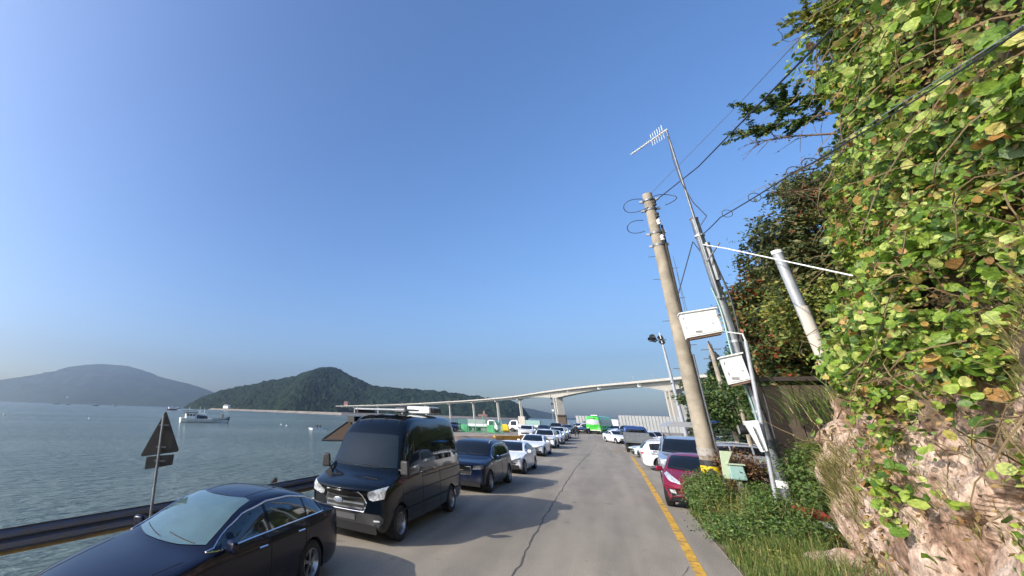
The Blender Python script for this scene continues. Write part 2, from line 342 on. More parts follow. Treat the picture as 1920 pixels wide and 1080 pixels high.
def make_car(name, label, cat, S, group=None):
    root = thing(name, label, cat, group=group); L = S['st'][-1][0]; W = max(s[3] for s in S['st'])
    bm = loft_body(S['st'], S['curv'], S.get('tum', .35), S.get('cr', .05), S.get('rr', .07), S.get('We', .965), S.get('sub', 2))
    bvh = BVHTree.FromBMesh(bm); wy = S['wheels']; R0 = S['wr']
    cut_arches(bm, [(y, R0) for y in wy], R0 * S.get('arch', 1.16), W)
    me = bpy.data.meshes.new('body'); bm.to_mesh(me); bm.free(); body = mk('body', me, S['paint'], root, True); body['painted'] = 1
    # underside and wheel housings
    u = MB().box((0, L / 2, .32), (W * 1.5, L - .5, .2))
    for y in wy:
        for s in (-1, 1):
            u.lathe([(s * (W - .03), R0 * 1.15), (s * (W - .32), R0 * 1.15), (s * (W - .33), .01)], c=(0, y, R0), n=14, a0=-.35, a1=math.pi + .35)
    u.build('underbody', M['dark'], root)
    if S.get('clad'):
        cl = MB()
        for y in wy:
            for s, ax in ((1, 'R'), (-1, 'L')):
                P = [(y + R0 * 1.22 * math.cos(a), R0 + R0 * 1.22 * math.sin(a)) for a in np.linspace(-.1, math.pi + .1, 14)]; rib(bvh, P, ax, .03, cl, L)
        cl.build('arch_cladding', M['trim'], root, True)
    for y in wy:
        for s in (-1, 1): make_wheel(R0, S.get('ww', .22), S.get('spokes', 5), root, s * (W - S.get('ww', .22) / 2 - .015), y, s)
    zt = [(s[0], s[1]) for s in S['st']]; zb = [(s[0], s[2]) for s in S['st']]
    gl = S.get('glass', M['glass'])
    # side windows
    chrome = MB()
    for (y0, y1, *rest) in S.get('side', []):
        tm = rest[0] if rest else S.get('topm', .14); bmg = rest[1] if len(rest) > 1 else .05
        ys = np.linspace(y0, y1, max(4, int((y1 - y0) / .12)))
        lo = [(y, interp(zb, y) + bmg) for y in ys]; hi = [(y, max(min(interp(zt, y) - tm, S.get('winmax', 9)), interp(zb, y) + bmg + .015)) for y in ys]
        for s, ax in ((1, 'R'), (-1, 'L')):
            V, F = decal(bvh, lo + hi[::-1], ax, .09)
            MB().add(V, F).build('side_window', gl, root, True, fix=False)
    if S.get('dlo'):
        y0, y1 = S['dlo']; ys = np.linspace(y0, y1, 26); tm = S.get('topm', .14)
        lo = [(y, interp(zb, y) + .045) for y in ys]; hi = [(y, max(interp(zt, y) - tm + .008, interp(zb, y) + .05)) for y in ys]
        for ax in 'RL': rib(bvh, lo + hi[::-1] + [lo[0]], ax, S.get('trimr', .012), chrome, L, .004)
        chrome.build('window_trim', M['chrome'] if S.get('dlochrome', True) else M['trim'], root, True)
    def F_(name, poly, ax, m, both=False, g=.04, off=.006, rim=None):
        for s in ((1, -1) if both else (1,)):
            pl = [(p[0] * s, p[1]) for p in poly]
            V, F = decal(bvh, pl, ax, g, off, L); o = MB().add(V, F).build(name, m, root, True, fix=False)
            if rim: rib(bvh, pl + [pl[0]], ax, rim[0], MB(), L).build(name + '_surround', rim[1], o, True)
    for it in S.get('front', []): F_(*it)
    ws = S['ws']   # (z0, z1, half width at z0, half width at z1)
    def quad(z0, z1, a, b): return [(-a, z0 + .02), (-a * .5, z0), (a * .5, z0), (a, z0 + .02), ((a + b) / 2 + .01, (z0 + z1) / 2), (b, z1 - .02), (b * .8, z1), (-b * .8, z1), (-b, z1 - .02), (-(a + b) / 2 - .01, (z0 + z1) / 2)]
    V, F = decal(bvh, quad(*ws), 'F', .05, .007, L); wso = MB().add(V, F).build('windshield', S.get('wsm', M['glass']), root, True, fix=False)
    if S.get('rw'): V, F = decal(bvh, quad(*S['rw']), 'B', .06, .007, L); MB().add(V, F).build('rear_window', gl, root, True, fix=False)
    # wipers
    z0 = ws[0] + .035; wp = MB()
    rib(bvh, [(-ws[2] * .05, z0 - .01), (-ws[2] * .85, z0 + .035)], 'F', .007, wp, L, .02); rib(bvh, [(ws[2] * .8, z0 - .01), (.02, z0 + .035)], 'F', .007, wp, L, .02)
    wp.build('wiper', M['trim'], root)
    # mirrors
    my, mz = S['mirror']
    for s in (-1, 1):
        k = S.get('msc', 1)
        m1 = MB().box((0, 0, 0), (.2 * k, .11, .14 * k * S.get('mtall', 1)), taper=.85).build('wing_mirror', S.get('mpaint') or S['paint'], root, True)
        bevel(m1, .035, 3); m1.data.transform(Matrix.Translation((s * (W + .07), my, mz)) @ Matrix.Rotation(-s * .25, 4, 'Z'))
        if S.get('mpaint') is None: m1['painted'] = 1
        MB().box((s * (W - .02), my + .01, mz - .05), (.14, .05, .04)).build('mirror_arm', M['trim'], m1)
    # door seams and handles
    sm = MB()
    for ys in S.get('seams', []):
        for ax in 'RL': rib(bvh, [(ys, .32), (ys, interp(zb, ys) + .02)], ax, .0045, MB(), L).build('panel_seam', M['dark'], root)
    hd = S.get('hood')
    if hd: rib(bvh, [(-W * .86, hd + .1), (-W * .5, hd), (W * .5, hd), (W * .86, hd + .1)], 'T', .004, sm, L)
    for s in S.get('ribs', []): rib(bvh, s[1], s[0], s[2], MB(), L).build('body_crease', M['dark'], root)
    if sm.v: sm.build('bonnet_seam', M['dark'], root)
    for yh in S.get('handles', []):
        for s, ax in ((1, 'R'), (-1, 'L')): 
            z = interp(zb, yh) - .1; rib(bvh, [(yh - .09, z), (yh + .09, z)], ax, .013, MB(), L, .012).build('door_handle', S.get('handm', M['chrome']), root, True)
    if S.get('rack'):
        y0, y1, xr = S['rack']
        for s in (-1, 1):
            zz = interp(zt, (y0 + y1) / 2); MB().tube([(s * xr, y0, interp(zt, y0) - .03), (s * xr, y0 + .12, interp(zt, y0) + .035), (s * xr, (y0 + y1) / 2, zz + .045), (s * xr, y1 - .12, interp(zt, y1) + .02), (s * xr, y1, interp(zt, y1) - .05)], .018, 8).build('roof_rail', S.get('rackm', M['galvlt']), root, True)
    root['bvh'] = 0; del root['bvh']
    return root, bvh

sedan_st = [(0, .66, .56, .74, .28), (.03, .72, .62, .82, .21), (.3, .80, .70, .895, .18), (.9, .90, .83, .93, .18), (1.45, .965, .92, .935, .18), (1.62, 1.0, .925, .935, .18), (2.1, 1.235, .935, .935, .18), (2.5, 1.39, .95, .935, .18),
            (3.0, 1.47, .965, .935, .18), (3.5, 1.465, .98, .935, .18), (3.95, 1.385, .99, .935, .18), (4.35, 1.2, 1.0, .93, .18), (4.6, 1.09, 1.0, .915, .19), (4.86, 1.05, .97, .87, .24), (4.93, .96, .88, .8, .32)]
sedan_cv = [(0, .36), (.9, .22), (1.6, .2), (2.5, .1), (3.1, 0), (3.9, -.1), (4.93, -.2)]
def lamp(pts, m): return ('headlight', pts, 'F', m, True, .035, .008)
SEDAN = dict(st=sedan_st, curv=sedan_cv, paint=M['navy'], wheels=(.86, 3.82), wr=.335, arch=1.14, spokes=5, side=[(1.78, 2.86), (2.93, 3.72), (3.76, 4.12)], dlo=(1.72, 4.22), topm=.11, glass=M['sedglass'],
             ws=(1.0, 1.405, .70, .56), wsm=M['shade'], rw=(1.08, 1.38, .6, .52), mirror=(1.98, 1.02), seams=(1.5, 2.9, 3.8), handles=(2.7, 3.65), hood=.2, tum=.42,
             ribs=[('T', [(-.74, 1.42), (-.66, .9), (-.60, .28)], .004), ('T', [(.74, 1.42), (.66, .9), (.60, .28)], .004), ('T', [(-.42, 2.7), (-.42, 3.5), (.42, 3.5), (.42, 2.7), (-.42, 2.7)], .004)],
             front=[lamp([(.45, .62), (.78, .66), (.80, .74), (.5, .70)], M['darklens']), ('kidney_grille', [(.03, .45), (.3, .48), (.33, .64), (.05, .64)], 'F', M['trim'], True, .04, .008, (.01, M['chrome'])),
                    ('tail_light', [(.50, .82), (.78, .84), (.80, .95), (.66, .95), (.5, .92)], 'B', M['redlens'], True), ('rear_reflector', [(.6, .38), (.78, .38), (.78, .42), (.6, .42)], 'B', M['redlens'], True)])
WSED = dict(SEDAN, paint=M['whitep'], wsm=M['glass'], glass=M['glass'], dlo=None, hood=.25, handm=M['whitep'], sub=2,
            front=[lamp([(.42, .60), (.80, .70), (.80, .77), (.55, .68)], M['darklens']), ('grille', [(-.5, .36), (.5, .36), (.62, .5), (.4, .58), (-.4, .58), (-.62, .5)], 'F', M['galv'], False), ('bumper_intake', [(-.68, .24), (.68, .24), (.6, .31), (-.6, .31)], 'F', M['trim'], False),
                   ('number_plate', [(-.26, .38), (.26, .38), (.26, .49), (-.26, .49)], 'F', M['plate'], False, .04, .012), ('tail_light', [(.3, .86), (.8, .86), (.8, .95), (.3, .92)], 'B', M['redlens'], True)])
suv_st = [(0, .98, .86, .78, .38), (.03, 1.05, .92, .86, .28), (.28, 1.08, .95, .93, .24), (.9, 1.15, 1.05, .965, .24), (1.25, 1.18, 1.08, .965, .24), (1.45, 1.25, 1.09, .965, .24), (1.85, 1.5, 1.1, .965, .24), (2.2, 1.7, 1.11, .965, .24),
          (2.7, 1.78, 1.12, .965, .24), (3.6, 1.79, 1.13, .965, .24), (4.4, 1.74, 1.15, .96, .24), (4.75, 1.6, 1.15, .94, .25), (4.98, 1.2, 1.1, .9, .3), (5.05, 1.05, .95, .82, .42)]
SUVN = dict(st=suv_st, curv=[(0, .28), (.9, .2), (1.4, .2), (2.3, .08), (3, 0), (4.4, -.08), (5.05, -.16)], paint=M['suvnavy'], wheels=(.95, 4.02), wr=.38, arch=1.15, spokes=5, ww=.26, side=[(1.72, 2.72), (2.8, 3.65), (3.72, 4.5)], dlo=(1.66, 4.6), topm=.16, tum=.24,
            ws=(1.22, 1.69, .76, .66), rw=(1.25, 1.62, .68, .6), mirror=(1.95, 1.18), msc=1.15, seams=(1.5, 2.76, 3.7), handles=(2.5, 3.45), hood=.25, rack=(2.2, 4.5, .68), mpaint=None,
            front=[lamp([(.50, .80), (.86, .84), (.86, .97), (.55, .95)], M['darklens']), ('grille', [(-.42, .62), (.42, .62), (.45, .9), (-.45, .9)], 'F', M['trim'], False, .04, .008, (.012, M['chrome'])), ('grille_bar', [(-.42, .74), (.42, .74), (.42, .79), (-.42, .79)], 'F', M['chrome'], False, .05, .02),
                   ('bumper_strip', [(-.8, .33), (.8, .33), (.78, .37), (-.78, .37)], 'F', M['chrome'], False, .05, .012), ('tail_light', [(.6, .95), (.86, .95), (.86, 1.1), (.62, 1.1)], 'B', M['redlens'], True)])
def sc_st(st, sy, sx, sz): return [(a * sy, b * sz, c * sz, d * sx, e * sz) for a, b, c, d, e in st]
WSUV = dict(SUVN, st=sc_st(suv_st, .93, .975, .94), paint=M['whitep'], wheels=(.9, 3.72), wr=.36, side=[(1.6, 2.5), (2.58, 3.4), (3.46, 4.2)], dlo=None, ws=(1.15, 1.59, .74, .64), rw=(1.18, 1.52, .66, .58), mirror=(1.8, 1.1), seams=(1.4, 2.54, 3.44), handles=(2.3, 3.2), rack=(2.05, 4.1, .65), clad=True, topm=.15,
            front=[lamp([(.52, .74), (.84, .80), (.84, .86), (.56, .83)], M['darklens']), ('grille', [(-.48, .5), (.48, .5), (.54, .72), (-.54, .72)], 'F', M['trim'], False, .04, .008, (.012, M['chrome'])), ('bumper_intake', [(-.6, .3), (.6, .3), (.7, .42), (-.7, .42)], 'F', M['trim'], False),
                   ('number_plate', [(-.26, .4), (.26, .4), (.26, .51), (-.26, .51)], 'F', M['plate'], False, .04, .014), ('tail_light', [(.42, .93), (.84, .88), (.86, 1.0), (.48, 1.0)], 'B', M['redlens'], True)])
hatch_st = [(0, .58, .5, .62, .3), (.05, .68, .58, .7, .22), (.22, .82, .7, .785, .18), (.6, .93, .84, .8, .18), (.9, 1.0, .92, .8, .18), (1.05, 1.08, .93, .8, .18), (1.4, 1.3, .95, .8, .18), (1.75, 1.44, .97, .8, .18), (2.2, 1.49, .99, .8, .18), (2.8, 1.47, 1.02, .8, .18), (3.2, 1.4, 1.04, .79, .2), (3.48, 1.15, 1.02, .76, .26), (3.58, .9, .82, .7, .36)]
HATCH = dict(st=hatch_st, curv=[(0, .28), (.9, .2), (1.8, .08), (2.4, 0), (3.58, -.14)], paint=M['magenta'], wheels=(.66, 3.02), wr=.29, arch=1.16, spokes=8, ww=.18, side=[(1.3, 2.15), (2.22, 3.05)], topm=.13, tum=.32, ws=(1.02, 1.4, .64, .54), rw=(1.08, 1.38, .58, .5), mirror=(1.38, 1.0), mpaint=None, seams=(1.1, 2.18, 2.95), handles=(1.98, 2.85), handm=M['magenta'], hood=.2,
             front=[lamp([(.34, .68), (.60, .74), (.72, .90), (.66, .95), (.52, .86), (.36, .76)], M['lens']), ('grille', [(-.34, .36), (.34, .36), (.28, .54), (-.28, .54)], 'F', M['trim'], False, .04, .008), ('upper_grille', [(-.22, .63), (.22, .63), (.25, .67), (-.25, .67)], 'F', M['chrome'], False),
                    ('fog_lamp', [(.48, .40), (.60, .42), (.62, .52), (.50, .52)], 'F', M['lens'], True, .03, .014), ('fog_lamp_pocket', [(.42, .36), (.62, .38), (.68, .54), (.46, .54)], 'F', M['trim'], True, .03, .007), ('number_plate', [(-.24, .4), (.24, .4), (.24, .5), (-.24, .5)], 'F', M['plate'], False, .04, .016), ('tail_light', [(.5, .8), (.7, .8), (.7, 1.05), (.6, 1.05)], 'B', M['redlens'], True)])
MPV = dict(WSUV, st=sc_st(suv_st, .95, .98, .98), paint=M['silver'], wheels=(.92, 3.82), rack=(2.1, 4.2, .66), clad=False, rackm=M['trim'], ws=(1.17, 1.64, .78, .66), rw=(1.2, 1.56, .68, .6), spokes=8,
           front=[lamp([(.52, .78), (.84, .82), (.86, 1.0), (.62, .98)], M['lens']), ('grille', [(-.46, .72), (.46, .72), (.46, .86), (-.46, .86)], 'F', M['trim'], False, .04, .008, (.012, M['chrome'])), ('bumper_intake', [(-.62, .32), (.62, .32), (.6, .46), (-.6, .46)], 'F', M['trim'], False),
                  ('fog_lamp', [(.66, .4), (.8, .4), (.8, .48), (.66, .48)], 'F', M['lens'], True, .03), ('number_plate', [(-.26, .5), (.26, .5), (.26, .61), (-.26, .61)], 'F', M['plate'], False, .04, .014), ('tail_light', [(.6, .95), (.86, .95), (.86, 1.2), (.66, 1.2)], 'B', M['redlens'], True)])
van_st = [(0, 1.08, .94, .84, .36), (.02, 1.13, .99, .93, .27), (.16, 1.19, 1.08, .99, .27), (.6, 1.29, 1.2, 1.02, .27), (.86, 1.37, 1.26, 1.03, .27), (1.0, 1.5, 1.27, 1.03, .27), (1.35, 1.95, 1.3, 1.03, .27), (1.62, 2.26, 1.33, 1.03, .27), (1.85, 2.46, 1.36, 1.03, .27), (2.2, 2.63, 1.38, 1.03, .27), (2.7, 2.7, 1.38, 1.03, .27), (4, 2.72, 1.38, 1.03, .27), (5.6, 2.71, 1.38, 1.03, .27), (5.9, 2.66, 1.36, 1.01, .3), (5.98, 2.4, 1.3, .97, .45)]
VAN = dict(st=van_st, curv=[(0, .30), (.9, .24), (1.8, .14), (2.5, .03), (3, 0), (5.98, -.05)], paint=M['vannavy'], tum=.105, cr=.05, rr=.12, We=.985, wheels=(1.02, 4.77), wr=.36, arch=1.2, spokes=8, ww=.24, side=[(1.42, 2.35, .42, .08), (2.55, 3.75, .42, .12), (3.85, 4.75, .42, .12), (4.85, 5.75, .42, .12)], winmax=2.02,
           ws=(1.45, 2.2, .88, .74), wsm=M['vanglass'], rw=(1.5, 2.1, .8, .78), mirror=(1.15, 1.5), msc=1.15, mtall=2.0, mpaint=M['trim'], seams=(1.15, 2.45, 3.8), handles=(2.25, 2.7), handm=M['trim'], hood=.3,
           ribs=[('T', [(-.62, 1.95), (-.6, 2.9)], .012), ('T', [(-.22, 1.9), (-.22, 2.9)], .012), ('T', [(.22, 1.9), (.22, 2.9)], .012), ('T', [(.62, 1.95), (.6, 2.9)], .012), ('R', [(.9, .62), (5.7, .62)], .018), ('L', [(.9, .62), (5.7, .62)], .018), ('R', [(2.5, 1.2), (5.8, 1.22)], .01), ('R', [(1.3, .92), (5.8, .95)], .009),
                 ('T', [(-.65, .62), (-.3, .60)], .018), ('T', [(.3, .60), (.65, .62)], .018)],
           front=[lamp([(.56, .95), (.60, .88), (.68, .86), (.93, .93), (.955, 1.16), (.90, 1.14), (.62, 1.05)], M['lens']), ('grille', [(-.46, .62), (.46, .62), (.53, .80), (.40, 1.03), (-.40, 1.03), (-.53, .80)], 'F', M['trim'], False, .04, .01, (.018, M['chrome'])),
                  ('grille_bar', [(-.45, .90), (.45, .90), (.44, .935), (-.44, .935)], 'F', M['galv'], False, .05, .03), ('grille_bar', [(-.48, .76), (.48, .76), (.47, .80), (-.47, .80)], 'F', M['galv'], False, .05, .03), ('grille_bar', [(-.44, .665), (.44, .665), (.45, .70), (-.45, .70)], 'F', M['galv'], False, .05, .03),
                  ('bumper', [(-.80, .36), (.80, .36), (.90, .46), (.91, .54), (.84, .6), (-.84, .6), (-.91, .54), (-.90, .46)], 'F', M['trim'], False, .05, .012), ('number_plate', [(-.26, .44), (.26, .44), (.26, .56), (-.26, .56)], 'F', M['greyplate'], False, .04, .03), ('fog_lamp', [(.70, .46), (.84, .47), (.84, .5), (.70, .49)], 'F', M['lens'], True, .03, .022),
                  ('tail_light', [(.86, .9), (.95, .9), (.95, 1.4), (.86, 1.4)], 'B', M['redlens'], True)])
bus_st = [(0, 1.3, .9, .9, .5), (.03, 1.9, 1.0, .99, .35), (.1, 2.2, 1.05, 1.02, .3), (.3, 2.62, 1.1, 1.04, .3), (.6, 2.75, 1.15, 1.05, .3), (1.2, 2.78, 1.2, 1.05, .3), (3.5, 2.78, 1.2, 1.05, .3), (6.4, 2.77, 1.2, 1.05, .3), (6.85, 2.68, 1.2, 1.04, .32), (7.0, 2.3, 1.15, .98, .45)]
BUS = dict(st=bus_st, curv=[(0, .22), (.6, .15), (1.5, 0), (7, -.1)], paint=M['busgreen'], tum=.08, cr=.07, rr=.12, We=.985, wheels=(1.3, 5.3), wr=.38, arch=1.15, spokes=8, side=[(.75, 1.5, .6, .15), (1.6, 2.6, .6, .15), (2.7, 3.7, .6, .15), (3.8, 4.8, .6, .15), (4.9, 5.8, .6, .15), (5.9, 6.7, .6, .15)], winmax=2.2,
           glass=M['glass2'], ws=(1.42, 2.15, .93, .85), wsm=mat('bus_windscreen', (.32, .36, .36), .15, coat=1), rw=(1.4, 2.2, .8, .8), mirror=(.1, 1.8), mtall=2, mpaint=M['trim'], seams=(1.55,),
           front=[lamp([(.6, .8), (.9, .8), (.9, .96), (.6, .96)], M['lens']), ('bumper', [(-.98, .38), (.98, .38), (.98, .66), (-.98, .66)], 'F', M['paleconc'], False), ('number_plate', [(-.25, .45), (.25, .45), (.25, .6), (-.25, .6)], 'F', M['plate'], False, .05, .02), ('roof_sign', [(-.5, 2.3), (.5, 2.3), (.5, 2.45), (-.5, 2.45)], 'F', M['trim'], False)])
cab_st = [(0, .95, .8, .78, .5), (.04, 1.3, .9, .84, .38), (.2, 1.5, .95, .865, .36), (.5, 1.85, 1.0, .87, .36), (.8, 1.97, 1.02, .87, .36), (1.5, 1.97, 1.04, .87, .36), (1.68, 1.9, 1.04, .86, .36), (1.72, 1.6, 1.0, .82, .5)]
def make_truck(label, paintm, bedm, group, cargo=None):
    S = dict(st=cab_st, curv=[(0, .12), (.6, .06), (1.7, 0)], paint=paintm, tum=.12, cr=.05, rr=.08, We=.98, wheels=(.75, 3.6), wr=.32, arch=1.15, spokes=8, ww=.2, side=[(.55, 1.45, .2, .05)], ws=(1.1, 1.75, .75, .68), mirror=(.2, 1.35), mtall=2, mpaint=M['trim'], rw=(1.2, 1.7, .65, .6),
             front=[lamp([(.5, .78), (.78, .78), (.78, .92), (.5, .92)], M['lens']), ('grille', [(-.4, .62), (.4, .62), (.42, .76), (-.42, .76)], 'F', M['trim'], False)])
    root, _ = make_car('flatbed_truck', label, 'truck', S, group)
    MB().box((0, 3.2, .62), (1.0, 3.2, .14)).build('chassis', M['dark'], root)
    MB().box((0, 3.35, .8), (1.72, 3.1, .08)).build('bed_floor', M['galv'], root)
    for s in (-1, 1): bevel(MB().box((s * .86, 3.35, 1.03), (.04, 3.1, .38)).build('drop_side', bedm, root), .01, 1)
    bevel(MB().box((0, 4.9, 1.03), (1.66, .04, .38)).build('tailgate', bedm, root), .01, 1)
    MB().box((0, 1.8, 1.15), (1.7, .05, .6)).build('headboard', bedm, root)
    if cargo:
        for (x, y, z, a, b, c, mm, nm) in cargo: bevel(MB().box((x, y, z), (a, b, c)).build(nm, mm, root), .02, 1)
    return root
# scene parts follow below
# ------------------------------------------------------------------ ground, sea, sky-side land
SEA = -2.4
def rise(y): t = min(max((y - 55) / 40, 0), 1); return .4 * t * t * (3 - 2 * t)
def asphalt_mat():
    m = bpy.data.materials.new('asphalt'); m.use_nodes = True; t = m.node_tree; b = t.nodes['Principled BSDF']; N = t.nodes.new; Lk = t.links.new
    tc = N('ShaderNodeTexCoord'); n1 = N('ShaderNodeTexNoise'); n1.inputs['Scale'].default_value = .35; n1.inputs['Detail'].default_value = 8; n1.inputs['Roughness'].default_value = .65
    n2 = N('ShaderNodeTexNoise'); n2.inputs['Scale'].default_value = 45; n2.inputs['Detail'].default_value = 4; n3 = N('ShaderNodeTexNoise'); n3.inputs['Scale'].default_value = 2.2; n3.inputs['Detail'].default_value = 7
    mp = N('ShaderNodeMapping'); mp.inputs['Scale'].default_value = (1, .18, 1); Lk(tc.outputs['Object'], mp.inputs[0]); Lk(mp.outputs[0], n3.inputs['Vector'])
    for n in (n1, n2): Lk(tc.outputs['Object'], n.inputs['Vector'])
    r = N('ShaderNodeValToRGB'); r.color_ramp.elements[0].color = (.215, .188, .152, 1); r.color_ramp.elements[0].position = .3; r.color_ramp.elements[1].color = (.250, .220, .178, 1); r.color_ramp.elements[1].position = .72
    Lk(n1.outputs[0], r.inputs[0])
    r2 = N('ShaderNodeValToRGB'); r2.color_ramp.elements[0].color = (.70, .70, .70, 1); r2.color_ramp.elements[0].position = .32; r2.color_ramp.elements[1].color = (1.3, 1.3, 1.3, 1); r2.color_ramp.elements[1].position = .68; Lk(n2.outputs[0], r2.inputs[0])
    r3 = N('ShaderNodeValToRGB'); r3.color_ramp.elements[0].color = (.90, .90, .90, 1); r3.color_ramp.elements[0].position = .35; r3.color_ramp.elements[1].color = (1.05, 1.05, 1.05, 1); r3.color_ramp.elements[1].position = .6; Lk(n3.outputs[0], r3.inputs[0])
    x = N('ShaderNodeMix'); x.data_type = 'RGBA'; x.blend_type = 'MULTIPLY'; x.inputs[0].default_value = 1; Lk(r.outputs[0], x.inputs[6]); Lk(r2.outputs[0], x.inputs[7])
    x2 = N('ShaderNodeMix'); x2.data_type = 'RGBA'; x2.blend_type = 'MULTIPLY'; x2.inputs[0].default_value = 1; Lk(x.outputs[2], x2.inputs[6]); Lk(r3.outputs[0], x2.inputs[7]); n4 = N('ShaderNodeTexNoise'); n4.inputs['Scale'].default_value = 1.1; n4.inputs['Detail'].default_value = 3; mp4 = N('ShaderNodeMapping'); mp4.inputs['Scale'].default_value = (1, .06, 1); Lk(tc.outputs['Object'], mp4.inputs[0]); Lk(mp4.outputs[0], n4.inputs['Vector'])
    r4 = N('ShaderNodeValToRGB'); r4.color_ramp.elements[0].color = (.84, .84, .85, 1); r4.color_ramp.elements[0].position = .4; r4.color_ramp.elements[1].color = (1.06, 1.06, 1.05, 1); r4.color_ramp.elements[1].position = .6; Lk(n4.outputs[0], r4.inputs[0])
    n5 = N('ShaderNodeTexNoise'); n5.inputs['Scale'].default_value = 1.7; n5.inputs['Detail'].default_value = 2; Lk(tc.outputs['Object'], n5.inputs['Vector']); r5 = N('ShaderNodeValToRGB'); r5.color_ramp.elements[0].color = (1, 1, 1, 1); r5.color_ramp.elements[0].position = .70; r5.color_ramp.elements[1].color = (.55, .54, .53, 1); r5.color_ramp.elements[1].position = .78; Lk(n5.outputs[0], r5.inputs[0])
    x3 = N('ShaderNodeMix'); x3.data_type = 'RGBA'; x3.blend_type = 'MULTIPLY'; x3.inputs[0].default_value = 1; Lk(x2.outputs[2], x3.inputs[6]); Lk(r4.outputs[0], x3.inputs[7]); x4 = N('ShaderNodeMix'); x4.data_type = 'RGBA'; x4.blend_type = 'MULTIPLY'; x4.inputs[0].default_value = 1; Lk(x3.outputs[2], x4.inputs[6]); Lk(r5.outputs[0], x4.inputs[7]); Lk(x4.outputs[2], b.inputs['Base Color'])
    b.inputs['Roughness'].default_value = .85; bp = N('ShaderNodeBump'); bp.inputs['Strength'].default_value = .5; bp.inputs['Distance'].default_value = .006; Lk(n2.outputs[0], bp.inputs['Height']); Lk(bp.outputs[0], b.inputs['Normal'])
    return m
ASP = asphalt_mat()
outline = [(-7.35, -15), (-7.35, 4.2), (-8.0, 7), (-8.3, 10), (-8.3, 42), (-17, 47), (-27, 62), (-27, 92), (-14, 112), (-8, 145), (90, 145), (90, -15)]
def land(name, poly, m, z0=0., step=3.0, skirt=None):
    from mathutils.geometry import delaunay_2d_cdt
    P = []; n = len(poly)
    for i in range(n):
        a, b = Vector(poly[i]), Vector(poly[(i + 1) % n]); k = max(1, int((b - a).length / step)); P += [a.lerp(b, t / k) for t in range(k)]
    nb = len(P); xs = [p.x for p in P]; ys = [p.y for p in P]; y = min(ys) + step / 2
    while y < max(ys):
        x = min(xs) + step / 2
        while x < max(xs): P.append(Vector((x, y))); x += step * 3
        y += step
    vs, es, fs, *_ = delaunay_2d_cdt(P, [(i, (i + 1) % nb) for i in range(nb)], [list(range(nb))], 1, 1e-4)
    V = [(v.x, v.y, z0 + rise(v.y)) for v in vs]; F = [tuple(f) for f in fs]; mb = MB().add(V, F)
    if skirt is not None:
        k = len(mb.v); mb.v += [(P[i].x, P[i].y, z0 + rise(P[i].y)) for i in range(nb)] + [(P[i].x, P[i].y, skirt) for i in range(nb)]
        mb.f += [(k + i, k + (i + 1) % nb, k + nb + (i + 1) % nb, k + nb + i) for i in range(nb)]
    return mb.build(name, m)
tag(land('ground', outline, M['paleconc'], -.004, 3, SEA - 2), kind='structure')
road_poly = [(-7.32, -15), (-7.32, 4.2), (-7.95, 7), (-8.15, 10), (-8.15, 42), (-16.5, 47.6), (-26.4, 62.5), (-26.4, 91.5), (-13.5, 111), (-8, 140), (70, 140), (70, 19.0), (1.66, 18.9), (1.62, 12), (1.45, 9), (1.3, 4), (1.25, -15)]
tag(land('road', road_poly, ASP, 0., 3), kind='structure')
verge = tag(land('verge', [(1.66, 18.9), (1.62, 12), (1.45, 9), (1.3, 4), (1.25, -15), (12, -15), (12, 18.9)], mat('verge_soil', (.13, .10, .06), .95, var=.4, vscale=1.5, bump=.6, bscale=12), .02, .6), kind='structure')

def sea_mat():
    m = bpy.data.materials.new('sea_water'); m.use_nodes = True; t = m.node_tree; b = t.nodes['Principled BSDF']; N = t.nodes.new; Lk = t.links.new
    g = N('ShaderNodeNewGeometry'); mp = N('ShaderNodeMapping'); mp.vector_type = 'TEXTURE'; mp.inputs['Scale'].default_value = (2.3, .72, 1); mp.inputs['Rotation'].default_value = (0, 0, R(62)); Lk(g.outputs['Position'], mp.inputs[0])
    h = []
    for s, a in ((.12, 1.0), (.8, 1.1), (2.2, .8), (6, .28)):
        n = N('ShaderNodeTexNoise'); n.inputs['Scale'].default_value = s; n.inputs['Detail'].default_value = 3; n.inputs['Distortion'].default_value = .25; Lk(mp.outputs[0], n.inputs['Vector'])
        ml = N('ShaderNodeMath'); ml.operation = 'MULTIPLY'; ml.inputs[1].default_value = a; Lk(n.outputs[0], ml.inputs[0]); h.append(ml)
    s = h[0]
    for k in h[1:]:
        ad = N('ShaderNodeMath'); ad.operation = 'ADD'; Lk(s.outputs[0], ad.inputs[0]); Lk(k.outputs[0], ad.inputs[1]); s = ad
    bp = N('ShaderNodeBump'); bp.inputs['Strength'].default_value = .75; bp.inputs['Distance'].default_value = .85; Lk(s.outputs[0], bp.inputs['Height']); Lk(bp.outputs[0], b.inputs['Normal'])
    n = N('ShaderNodeTexNoise'); n.inputs['Scale'].default_value = .02; n.inputs['Detail'].default_value = 4; Lk(mp.outputs[0], n.inputs['Vector'])
    r = N('ShaderNodeValToRGB'); r.color_ramp.elements[0].color = (.09, .13, .12, 1); r.color_ramp.elements[1].color = (.15, .19, .18, 1); r.color_ramp.elements[0].position = .35; r.color_ramp.elements[1].position = .65
    Lk(n.outputs[0], r.inputs[0]); Lk(r.outputs[0], b.inputs['Base Color']); b.inputs['Roughness'].default_value = .16; b.inputs['IOR'].default_value = 1.333
    return m
SZ = 14000
o = MB().add([(-SZ, -SZ, SEA), (SZ, -SZ, SEA), (SZ, SZ, SEA), (-SZ, SZ, SEA)], [(0, 1, 2, 3)]).build('sea', sea_mat(), fix=False); tag(o, kind='structure')

